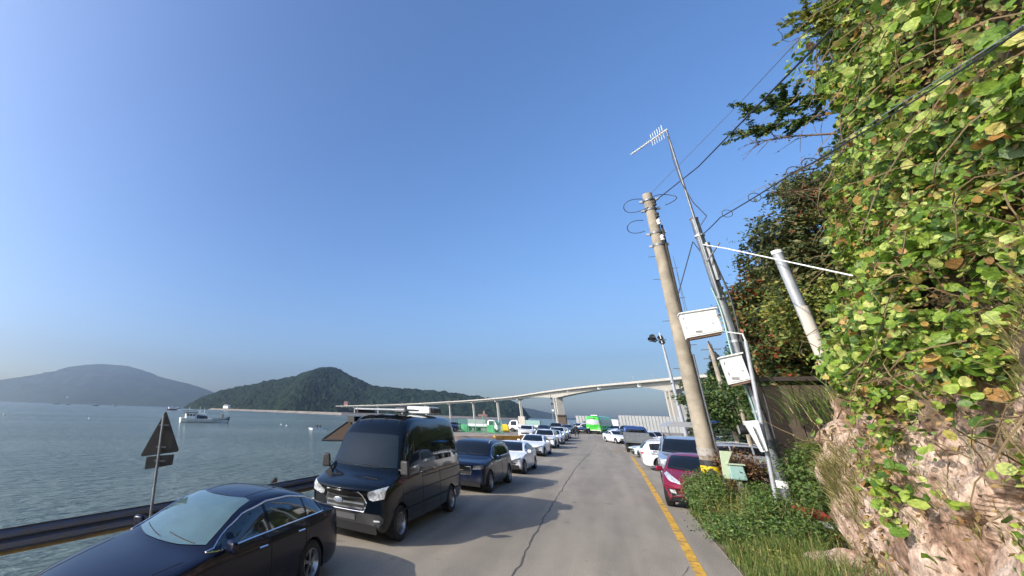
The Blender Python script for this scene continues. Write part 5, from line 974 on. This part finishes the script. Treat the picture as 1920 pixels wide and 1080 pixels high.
def rock_mat():
    m = bpy.data.materials.new('cliff_rock'); m.use_nodes = True; t = m.node_tree; b = t.nodes['Principled BSDF']; N = t.nodes.new; Lk = t.links.new
    g = N('ShaderNodeNewGeometry'); n1 = N('ShaderNodeTexNoise'); n1.inputs['Scale'].default_value = 1.6; n1.inputs['Detail'].default_value = 8; n1.inputs['Roughness'].default_value = .65; n2 = N('ShaderNodeTexNoise'); n2.inputs['Scale'].default_value = 9; n2.inputs['Detail'].default_value = 8; n2.inputs['Roughness'].default_value = .7
    mp = N('ShaderNodeMapping'); mp.inputs['Scale'].default_value = (1.6, 1.2, .55); mp.inputs['Rotation'].default_value = (.5, 0, 0); Lk(g.outputs['Position'], mp.inputs[0]); Lk(mp.outputs[0], n1.inputs['Vector']); Lk(mp.outputs[0], n2.inputs['Vector'])
    r = N('ShaderNodeValToRGB'); cr = r.color_ramp; cr.elements[0].position = .28; cr.elements[0].color = (.10, .065, .05, 1); cr.elements[1].position = .70; cr.elements[1].color = (.74, .63, .54, 1)
    for p_, c in ((.40, (.34, .215, .15)), (.50, (.58, .43, .34)), (.60, (.68, .54, .45))): e = cr.elements.new(p_); e.color = (*c, 1)
    Lk(n1.outputs[0], r.inputs[0]); r2 = N('ShaderNodeValToRGB'); r2.color_ramp.elements[0].color = (.45, .42, .4, 1); r2.color_ramp.elements[1].color = (1.25, 1.2, 1.15, 1); r2.color_ramp.elements[0].position = .35; r2.color_ramp.elements[1].position = .62; Lk(n2.outputs[0], r2.inputs[0])
    x = N('ShaderNodeMix'); x.data_type = 'RGBA'; x.blend_type = 'MULTIPLY'; x.inputs[0].default_value = 1; Lk(r.outputs[0], x.inputs[6]); Lk(r2.outputs[0], x.inputs[7])
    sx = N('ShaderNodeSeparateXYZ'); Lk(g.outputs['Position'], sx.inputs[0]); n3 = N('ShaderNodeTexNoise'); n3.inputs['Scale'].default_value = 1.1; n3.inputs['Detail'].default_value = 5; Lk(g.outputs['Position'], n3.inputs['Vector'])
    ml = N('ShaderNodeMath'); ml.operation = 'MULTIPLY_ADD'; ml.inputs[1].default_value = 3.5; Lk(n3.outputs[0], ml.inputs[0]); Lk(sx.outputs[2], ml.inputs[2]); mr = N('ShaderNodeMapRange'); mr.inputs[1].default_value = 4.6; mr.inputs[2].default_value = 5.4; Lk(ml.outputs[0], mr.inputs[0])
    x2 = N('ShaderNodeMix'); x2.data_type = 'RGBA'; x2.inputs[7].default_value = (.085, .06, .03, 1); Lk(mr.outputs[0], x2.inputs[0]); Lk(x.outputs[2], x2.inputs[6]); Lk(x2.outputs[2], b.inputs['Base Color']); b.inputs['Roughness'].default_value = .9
    bp = N('ShaderNodeBump'); bp.inputs['Strength'].default_value = 1; bp.inputs['Distance'].default_value = .09; Lk(n2.outputs[0], bp.inputs['Height']); Lk(bp.outputs[0], b.inputs['Normal']); return m
S_ = np.concatenate([np.linspace(.5, 5, 30), np.linspace(5.05, 19.5, 360), np.linspace(19.6, pl[-1], 30)]); Z_ = np.concatenate([np.linspace(-.1, 4.5, 150), np.linspace(4.6, 17.5, 80)])
G = [[cliff_pt(s, z) for s in S_] for z in Z_]
G.append([p + Vector((2, 0, .8)) for p in G[-1]]); G.append([p + Vector((12, 0, 3)) for p in G[-1]])
A = np.array([[tuple(p) for p in r_] for r_ in G])
cl = grid_mesh('cliff', A[..., 0], A[..., 1], A[..., 2], rock_mat(), smooth=True); tag(cl, kind='structure')
# loose rocks at its foot
RM = cl.data.materials[0]
def rock(loc, s, lb, seed):
    b = bmesh.new(); bmesh.ops.create_icosphere(b, subdivisions=3, radius=1)
    for v in b.verts: v.co = v.co * (1 + .45 * noise.noise(v.co * 1.1 + Vector((seed, 0, 0))) + .14 * noise.noise(v.co * 3.5 + Vector((0, seed, 0)))); v.co = Vector((v.co.x * .9, v.co.y, v.co.z * .75))
    me = bpy.data.meshes.new('rock'); b.to_mesh(me); b.free(); o = mk('rock', me, RM, None, True); me.set_sharp_from_angle(angle=R(28)); o.location = loc; o.scale = (s,) * 3; o.rotation_euler = (0, 0, seed); tag(o, lb, 'rock', 'rocks at the foot of the cliff')
rock((3.3, 13.2, .1), .55, 'pinkish boulder at the foot of the rock face in the bottom right corner', 1); rock((3.25, 14.1, .08), .28, 'smaller boulder left of the big one by the grass', 2.4); rock((3.2, 12.3, .05), .35, 'boulder at the bottom edge of the picture below the vines', 4.1)

# ------------------------------------------------------------------ vines on the cliff
KG = leafmat('kudzu_leaf', [(0, (.06, .12, .012)), (.26, (.12, .22, .025)), (.48, (.21, .33, .04)), (.69, (.33, .43, .07)), (.84, (.48, .54, .17)), (.92, (.54, .44, .12)), (.96, (.42, .22, .07)), (1, (.24, .14, .05))], .42, .35)
DRY = leafmat('dry_leaf', [(0, (.12, .065, .03)), (.5, (.25, .15, .06)), (1, (.36, .26, .10))], .7, .25)
BLD = leafmat('grass_blade', [(0, (.05, .10, .015)), (.4, (.10, .17, .03)), (.75, (.20, .24, .06)), (1, (.38, .30, .13))], .55, .3)
vine = thing('climbing_vine', 'dense leafy green creeper with yellowing leaves hanging over the whole rocky cliff', 'creeper', (4.5, 12, 3))
O0 = Vector(vine.location)
def nrm(s, z): b, n = cliff_base(s); return (n + Vector((0, -.25, .45))).normalized()
def cover(s, z):     # how likely the creeper covers the rock here
    c = (z - 2.6) / .8 + 1.1 * fbm(s, z * .8, 20, .55, 3)
    b, _ = cliff_base(s)
    hang = math.exp(-((b.y - 11.6 + .25 * (z - 2)) / .75) ** 2) * 1.45 + .6 * math.exp(-((b.y - 9.2) / .8) ** 2)
    if z < 3.4: c = max(c, hang - .25 + .9 * fbm(s * 1.3, z * 1.5, 31, 1.1, 2) - .25 * max(0, 1 - z))
    return c
P = []; N_ = []; Sz = []; tries = 0
while len(P) < 58000:
    s = random.uniform(4, pl[-1] - 1.0); z = random.triangular(.2, 17.5, 6) if random.random() < .8 else random.uniform(3, 17.5)
    c = cover(s, z) if z < 4.5 else 1
    if random.random() > min(1, max(0, c)): continue
    cl_ = .5 + .5 * fbm(s, z, 50, .9, 2)                      # clumps
    hol = fbm(s, z, 63, .75, 2); cl_ = max(0, cl_ - max(0, -hol - .12) * 5)
    if random.random() > .12 + cl_ * 1.2: continue
    n = nrm(s, z); d = random.random() ** 1.3 * (.25 + 1.1 * max(0, cl_ - .3)) * min(1, max(.25, (z - 1) / 3)); P.append(cliff_pt(s, z, .5) + n * (d + .04)); N_.append(n); Sz.append(random.choice((.055, .065, .075, .085, .095, .105, .12, .135, .16, .20)) * random.uniform(.85, 1.15))
P = np.array(P) - np.array(O0); N_ = np.array(N_); Sz = np.array(Sz)
cam0 = np.array([0, 0, CAM_H]) - np.array(O0); dist = np.linalg.norm(P - cam0, axis=1)
score = Sz / dist; idx = np.argsort(-score)
vis = [i for i in idx if P[i][2] + O0.z < 13][:900]; big = set(random.sample(list(vis), 300)); rest = np.array([i for i in range(len(P)) if i not in big])
me = leaves_mesh('creeper_foliage', P[rest], N_[rest], Sz[rest], SMALL, .6); o = mk('creeper_foliage', me, KG, vine, True); tag(o, kind='stuff')
variants = []
for k in range(5):
    sv, sf = ROUND; me = bpy.data.meshes.new('leaf'); vv = [(x * (1 + .1 * k / 4), y, z_ * (1 + .5 * k / 2) * (1 if k % 2 else -.6)) for x, y, z_ in sv]; me.from_pydata(vv, [], sf); me.materials.append(KG); variants.append(me)
for i in big:
    o = bpy.data.objects.new('leaf', random.choice(variants)); C.objects.link(o); o.parent = vine; n = (Vector(N_[i]) + Vector((random.gauss(0, .35), random.gauss(0, .35), random.gauss(0, .35)))).normalized()
    q = n.to_track_quat('Z', 'Y').to_matrix() @ Matrix.Rotation(random.uniform(0, 6.3), 3, 'Z'); o.rotation_euler = q.to_euler(); o.location = Vector(P[i]) + n * .06; s = Sz[i] * 1.15; o.scale = (s, s, s)
# dry leaves, stems
P = []; N2 = []; 
while len(P) < 20000:
    s = random.uniform(4, pl[-1] - 1); z = random.uniform(.3, 16); 
    if random.random() > .15 + max(0, cover(s, z)) * (.25 + max(0, fbm(s, z, 77, .5, 2)) * 2.0): continue
    n = nrm(s, z); P.append(cliff_pt(s, z, .5) + n * random.uniform(.02, .35) - O0); N2.append(n)
tag(mk('dry_foliage', leaves_mesh('dry_foliage', P, N2, RNG.uniform(.05, .12, len(P)), OVAL, .9), DRY, vine), kind='stuff')
mb = MB()
for k in range(900):
    s = random.uniform(4, pl[-1] - 1); z = random.uniform(2.2, 16); n = nrm(s, z); p = cliff_pt(s, z, .5) + n * random.uniform(.1, .5); Q = [p]; d = Vector((random.gauss(0, .6), random.gauss(0, .9), random.gauss(-.3, .8)))
    for j in range(6): d = d * .8 + Vector((random.gauss(0, .25), random.gauss(0, .4), random.gauss(-.15, .3))); Q.append(Q[-1] + d * .22)
    mb.tube([q - O0 for q in Q], [.012, .011, .01, .009, .008, .006, .004], 3, False)
for k in range(40):                                            # bare dead stems near the top
    s = random.uniform(5, 12); z = random.uniform(9, 12); p = cliff_pt(s, z) + nrm(s, z) * .5; Q = [p + Vector((random.gauss(0, .1), (j * .2) * random.choice((-1, 1)) * .4, -j * .28)) for j in range(7)]; mb.tube([q - O0 for q in Q], .014, 3, False)
tag(mb.build('vine_stems', M['stem'], vine, fix=False), kind='stuff')
# thin dry grass and roots on the ledges
P = []
while len(P) < 5200:
    s = random.uniform(6, pl[-1] - 1.5); z = random.uniform(.2, 4.4); f_ = fbm(s, z, 90, .9, 2); e = 1 if z > 2.3 else .0
    if random.random() > max(0, .1 + e * .35 + f_ * .9): continue
    P.append(cliff_pt(s, z) + nrm(s, z) * .02 )
for k in range(900):
    s = random.gauss(pl[4] - .2, .35); z = random.gauss(1.75, .28); P.append(cliff_pt(s, z) + nrm(s, z) * .03)
tg = blades_mesh('cliff_grass', P, RNG.uniform(.12, .42, len(P)), .012, 1.1, (-.45, -.25)); tag(mk('cliff_grass', tg, leafmat('straw_blade', [(0, (.12, .15, .03)), (.4, (.26, .24, .08)), (.8, (.42, .34, .18)), (1, (.5, .42, .26))], .7, .25)), 'thin dry grass and green tufts hanging from the rock ledges', 'grass', kind='stuff')

# ------------------------------------------------------------------ plants
def crown(root, name, c, rad, n, size, m, shape=OVAL, clumps=40, spread=.28, hollow=.45, flat=.7, jit=.9):
    c = np.array(c, float); rad = np.array(rad, float); U = RNG.normal(0, 1, (clumps, 3)); U /= np.linalg.norm(U, axis=1, keepdims=True)
    K = U * (hollow + (1 - hollow) * RNG.random((clumps, 1)) ** .6) * RNG.uniform(.75, 1.12, (clumps, 1)); i = RNG.integers(0, clumps, n)
    g = RNG.normal(0, spread, (n, 3)); g[:, 2] *= flat; L = K[i] + g; P = c + L * rad; N = L / (np.linalg.norm(L, axis=1, keepdims=True) + 1e-6) + np.array([0, 0, .6])
    o = mk(name, leaves_mesh(name, P, N, RNG.uniform(size * .6, size * 1.25, n), shape, jit), m, root); o['kind'] = 'stuff'; return o
def limbs(root, base, c, rad, n, r0, m='bark', trunk_top=None):
    base, c = Vector(base), Vector(c); tt = Vector(trunk_top or (c.x, c.y, c.z)); mid = base.lerp(tt, .5) + Vector((random.gauss(0, .08), random.gauss(0, .08), 0)) * (tt - base).length * .3
    MB().tube([base, mid, tt], [r0, r0 * .75, r0 * .4], 10).build('trunk', M[m], root, True); mb = MB()
    for k in range(n):
        s = base.lerp(tt, random.uniform(.4, 1)); a = random.uniform(0, 6.3); e = c + Vector((math.cos(a) * rad[0], math.sin(a) * rad[1], random.uniform(-.4, .9) * rad[2])) * random.uniform(.5, .95); q = s.lerp(e, .5) + Vector((random.gauss(0, .1), random.gauss(0, .1), .12)) * rad[0]
        mb.tube([s, q, e], [r0 * .35, r0 * .2, r0 * .06], 5, False)
    tag(mb.build('branches', M[m], root, True, fix=False), kind='stuff')
LG1 = leafmat('green_leaf', [(0, (.025, .055, .012)), (.5, (.055, .11, .02)), (.85, (.10, .16, .035)), (1, (.2, .2, .06))])
LDK = leafmat('dark_leaf', [(0, (.03, .05, .014)), (.5, (.07, .10, .026)), (.9, (.16, .15, .045)), (1, (.16, .07, .03))])
LRD = leafmat('autumn_leaf', [(0, (.04, .065, .015)), (.45, (.09, .14, .03)), (.72, (.18, .19, .04)), (.88, (.28, .09, .03)), (1, (.38, .07, .03))])
LYG = leafmat('yellow_green_leaf', [(0, (.08, .13, .02)), (.5, (.18, .24, .04)), (1, (.36, .30, .06))])
NED = leafmat('pine_needle', [(0, (.012, .03, .012)), (.6, (.03, .06, .022)), (1, (.07, .09, .03))], .6, .1)
def tree(name, lb, base, c, rad, n, size, m, nl=10, r0=.14, clumps=40, shape=OVAL, grp=None, **kw):
    t = thing(name, lb, 'tree', base, group=grp); b = Vector(base); c2 = Vector(c) - b; limbs(t, (0, 0, 0), c2, rad, nl, r0); crown(t, 'crown', c2, rad, n, size, m, shape, clumps, **kw); return t
def gr0(p): return Vector((p.x, p.y, 0))
c = at(1545, 470, 21); tree('dark_tree', 'tall dark leaved tree with reddish top behind the pale pole', (c.x, 21, 3.5), c, (1.7, 1.6, 2.7), 24000, .15, LDK, 14, clumps=110, spread=.13)
c = at(1455, 600, 23); tree('autumn_tree', 'bushy tree with orange and red leaves left of the pale pole', (c.x, 23, 0), c, (1.35, 1.4, 2.5), 20000, .17, LRD, 12, clumps=100, spread=.13)
c = at(1560, 360, 19.5); tree('dark_tree', 'sparse purple brown tree top under the hanging vines', (c.x + .8, 19.5, 4), c, (1.2, 1.2, 1.2), 3800, .09, LRD, 16, clumps=26, spread=.2, hollow=.3)
c = at(1550, 545, 21); tree('autumn_tree', 'yellowish green bush right of the pale pole above the brown wall', (c.x, 20.5, 3.6), at(1548, 590, 20.5), (1.3, 1.2, 1.7), 8000, .13, LYG, 6, clumps=40)
c = at(1470, 690, 24); tree('green_bush', 'dark green bush behind the small white cabinet and brown beam', (c.x, 24, 0), c, (1.6, 1.4, 1.5), 12000, .16, LG1, 8, clumps=70, spread=.15)
c = at(1440, 700, 32); tree('green_tree', 'green tree behind the telephone poles', (c.x, 32, 0), c, (1.6, 1.6, 2.4), 12000, .2, LG1, 8, clumps=80, spread=.14)
c = at(1392, 760, 40); tree('green_tree', 'lower green tree behind the concrete pole with yellowish leaves', (c.x, 40, 0), c, (1.8, 1.6, 1.7), 9000, .2, LG1, 8, clumps=60, spread=.16)
def conifer(lb, u, v0, v1, y, wd, n=9000, size=.32, m=NED):
    top = at(u, v0, y); bx = at(u + (v1 - v0) * .28, v1, y); base = Vector((bx.x, y, rise(y))); t = thing('pine_tree', lb, 'tree', base, group='pines behind the parked cars'); h = top.z - base.z
    MB().tube([(0, 0, 0), (0, 0, h * .95)], [h * .025, .03], 8).build('trunk', M['bark'], t, True); z = RNG.random(n) ** .85; lay = np.round(z * 11) / 11 + RNG.normal(0, .018, n); a = RNG.uniform(0, 6.283, n); arm = np.floor(a / 6.283 * 9); a = (arm + RNG.normal(.5, .22, n)) / 9 * 6.283 + lay * 9
    rr = wd * (1 - lay * .92) * RNG.random(n) ** .55; P = np.stack([rr * np.cos(a), rr * np.sin(a), h * (.12 + .88 * lay) - rr * .25], 1); N = np.stack([np.cos(a) * .3, np.sin(a) * .3, np.ones(n)], 1)
    o = mk('crown', leaves_mesh('crown', P, N, RNG.uniform(size * .6, size * 1.3, n), SPRAY, .5), m, t); o['kind'] = 'stuff'; mb = MB()
    for k in range(40): a_ = random.uniform(0, 6.3); z_ = random.uniform(.15, .9); r_ = wd * (1 - z_ * .9) * .8; mb.tube([(0, 0, h * z_), (r_ * math.cos(a_), r_ * math.sin(a_), h * z_ - r_ * .1)], [.06, .02], 4, False)
    tag(mb.build('branches', M['bark'], t, fix=False), kind='stuff')
conifer('leftmost dark pine beside the right bridge pier', 1300, 728, 800, 80, 2.6, 6000, .45)
conifer('pine between the bridge end and the slender telephone pole', 1338, 668, 800, 64, 3.6, 9000, .45)
conifer('tall dark pine just left of the autumn tree', 1392, 618, 800, 50, 3.6, 12000, .38)
conifer('pine behind the small white cabinet, partly hidden', 1420, 600, 790, 44, 3.0, 9000, .34)
for k, (u, v, y, lb) in enumerate(((1330, 745, 66, 'low round tree in front of the bridge end beside the pines'), (1365, 745, 60, 'green tree top behind the wooden telephone pole'), (1440, 760, 52, 'broad green tree behind the brown wall'))): c = at(u, v, y); tree('green_tree', lb, (c.x, y, rise(y)), c, (2.6, 2.2, 2.2), 8000, .3, LG1, 8, clumps=60, spread=.15, grp='trees behind the parked cars')
# shrubs by the verge
def shrub(lb, c, rad, n, size, m, shape=OVAL, clumps=36, nm='roadside_shrub', **kw):
    t = thing(nm, lb, 'shrub', (c[0], c[1], 0), group='shrubs on the verge'); crown(t, 'foliage', (0, 0, c[2]), rad, n, size, m, shape, clumps, **kw); mb = MB()
    for k in range(14): a = random.uniform(0, 6.3); mb.tube([(0, 0, 0), (math.cos(a) * rad[0] * .4, math.sin(a) * rad[1] * .4, c[2] * .8), (math.cos(a) * rad[0] * .9, math.sin(a) * rad[1] * .9, c[2] + rad[2] * .7)], [.015, .01, .004], 4, False)
    tag(mb.build('stems', M['twig'], t, fix=False), kind='stuff')
LSH = leafmat('shrub_leaf', [(0, (.04, .085, .015)), (.5, (.085, .16, .03)), (.85, (.15, .24, .05)), (1, (.26, .27, .08))])
shrub('leafy green shrub in front of the red hatchback and concrete pole', (2.05, 17.5, .72), (.42, .8, .6), 9000, .06, LSH, clumps=60)
shrub('dark green shrub at the foot of the concrete pole below the guard band', (2.6, 15.9, .3), (.85, .8, .42), 9000, .06, LSH, clumps=60)
shrub('tall weeds with pale yellow stalks in front of the concrete pole', (1.9, 18.0, .7), (.3, .4, .75), 3000, .06, LSH, clumps=24)
shrub('low leafy shrub on the verge edge in front of the bigger shrubs', (2.05, 14.9, .26), (.5, .8, .34), 5000, .06, LSH, clumps=40)
shrub('dark low shrub between the verge grass and the red sacks', (2.9, 14.9, .3), (.5, .7, .36), 5000, .06, LSH, clumps=40)
shrub('yellowing weed clump at the bottom of the verge near the rock', (2.5, 12.9, .16), (.6, .7, .22), 3500, .05, LYG, SPRAY, clumps=40)
shrub('tall wild weeds between the steel pole foot and the verge edge', (2.9, 15.6, .55), (.6, .6, .6), 6500, .06, LSH, clumps=44)
shrub('rough tall weed clump under the aqua tub', (2.55, 16.6, .42), (.45, .5, .36), 3800, .055, LYG, SPRAY, clumps=34)
shrub('reddish brown dry bush behind the pale green board', (3.1, 18.9, 1.35), (.55, .5, .65), 5500, .07, leafmat('russet_leaf', [(0, (.10, .05, .03)), (.5, (.22, .11, .06)), (.8, (.30, .18, .09)), (1, (.12, .14, .04))]), clumps=40)
shrub('green shrub between the two main poles', (3.2, 17.6, .6), (.5, .5, .55), 5500, .06, LSH, clumps=40)
shrub('feathery green bush right of the slim steel pole in the recess', (4.2, 16.9, 1.2), (.6, .5, .95), 6500, .09, LSH, SPRAY, clumps=40)
shrub('low dark bush at the foot of the slim steel pole', (3.35, 15.7, .5), (.5, .5, .5), 5000, .06, LSH, clumps=40)
shrub('fern like bush in front of the brown wall', (4.6, 17.6, 1.9), (.5, .4, .45), 2600, .10, LYG, SPRAY, clumps=30)
P = []
while len(P) < 15000:
    y = random.uniform(8.5, 18.7); x = random.triangular(1.45, 3.6, 2.0); ex = float(np.interp(y, [9, 12, 18.9], [1.45, 1.62, 1.66]))
    if x < ex + .02 + .12 * noise.noise(Vector((y * 2, 3, 0))) + (random.random() < .3) * .1: continue
    if random.random() > .55 + .7 * noise.noise(Vector((x * 1.5, y * 1.5, 1))): continue
    P.append((x, y, .015))
Pn = np.array(P); hh = RNG.uniform(.10, .38, len(P)) * (1 + .9 * np.clip((Pn[:, 0] - 1.8), 0, 1.2))
tag(mk('verge_grass', blades_mesh('verge_grass', P, hh, .013, .9), BLD), 'long green and straw coloured grass on the verge beside the yellow line', 'grass', kind='stuff')
P = [(random.uniform(1.9, 3.4), random.uniform(15, 18.6), .1) for _ in range(500)]
tag(mk('tall_stalks', blades_mesh('tall_stalks', P, RNG.uniform(.6, 1.3, 500), .012, .7), leafmat('stalk', [(0, (.30, .25, .08)), (.6, (.42, .36, .14)), (1, (.12, .18, .04))])), 'tall straw coloured stalks standing among the verge shrubs', 'grass', kind='stuff')
P = [tuple(at(random.uniform(1470, 1560), random.uniform(745, 800), 16.2) + Vector((random.uniform(-.1, .3), random.uniform(-.5, .5), 0))) for _ in range(170)]
tag(mk('arching_grass', blades_mesh('arching_grass', P, RNG.uniform(.4, .95, 170), .016, 1.4, (-.5, 0)), BLD), 'arching long grass leaves hanging over the brown wall from the cliff corner', 'grass', kind='stuff')
# branch sprays sticking out to the left at the top of the cliff
def spray(lb, b, e, n, m, size):
    b, e = Vector(b), Vector(e); t = thing('overhanging_branch', lb, 'branch', b, group='branches over the cliff edge'); d = e - b; mb = MB(); mb.tube([(0, 0, 0), d * .5 + Vector((0, 0, .06)), d], [.03, .018, .006], 5); P = []; N = []
    for k in range(22):
        s = random.uniform(.2, 1); q = d * s; w_ = Vector((random.gauss(-.25, .25), random.gauss(0, .25), random.gauss(.05, .22))); mb.tube([q, q + w_], [.01, .003], 4, False)
        for j in range(n // 22): P.append(q + w_ * random.random() + Vector((random.gauss(0, .06),) * 3)); N.append((random.gauss(0, .5), -.4, 1))
    mb.build('twig', M['twig'], t, fix=False); o = mk('foliage', leaves_mesh('foliage', P, N, RNG.uniform(size * .7, size * 1.3, len(P)), OVAL, .8), m, t); o['kind'] = 'stuff'
spray('highest leafy branch reaching left over the sky near the ringed cable', at(1600, 165, 14), at(1420, 205, 14), 2000, LG1, .11)
spray('middle leafy branch reaching left, tip lowest and farthest out', at(1600, 205, 14), at(1398, 250, 14), 1500, LG1, .10)
spray('thin bare looking branch just under the leafy ones', at(1570, 250, 14), at(1405, 268, 14), 60, LDK, .06)
spray('leafy branch hanging out at the top edge of the cliff', at(1580, 60, 13), at(1508, 20, 13), 900, LYG, .12)
spray('twiggy branch end left of the sparse tree top', at(1560, 350, 19), at(1460, 368, 19), 300, LRD, .06)
# wooded slope behind, closing the view between trees
X, Y = np.meshgrid(np.linspace(0, 60, 60), np.linspace(17, 140, 70)); ed = np.interp(Y, [17, 30, 60, 140], [6.5, 8.5, 16, 40]); H_ = np.clip(X / 14, 0, 1) ** .8 * np.interp(Y, [17, 40, 90, 140], [11, 8, 7, 3])
Z = H_ + np.array([[.5 * noise.noise(Vector((x, y, 0)) * .4) for x, y in zip(r1, r2)] for r1, r2 in zip(X, Y)]) - .3
tag(grid_mesh('hillside', X + ed, Y, Z, forest_mat('hillside_scrub', (.02, .035, .012), (.06, .085, .03), 1.2)), kind='structure')

# ------------------------------------------------------------------ air
hz = MB().box((0, 400, 280), (9000, 5600, 568)); hz = hz.build('haze', None); tag(hz, kind='stuff'); hz.location = (0, 1500, 0)
m = bpy.data.materials.new('haze'); m.use_nodes = True; t = m.node_tree; t.nodes.remove(t.nodes['Principled BSDF']); pv = t.nodes.new('ShaderNodeVolumePrincipled'); pv.inputs['Color'].default_value = (.74, .84, 1, 1); pv.inputs['Density'].default_value = HAZE; pv.inputs['Anisotropy'].default_value = .75
t.links.new(pv.outputs[0], t.nodes['Material Output'].inputs['Volume']); hz.data.materials.append(m); hz.display_type = 'WIRE'
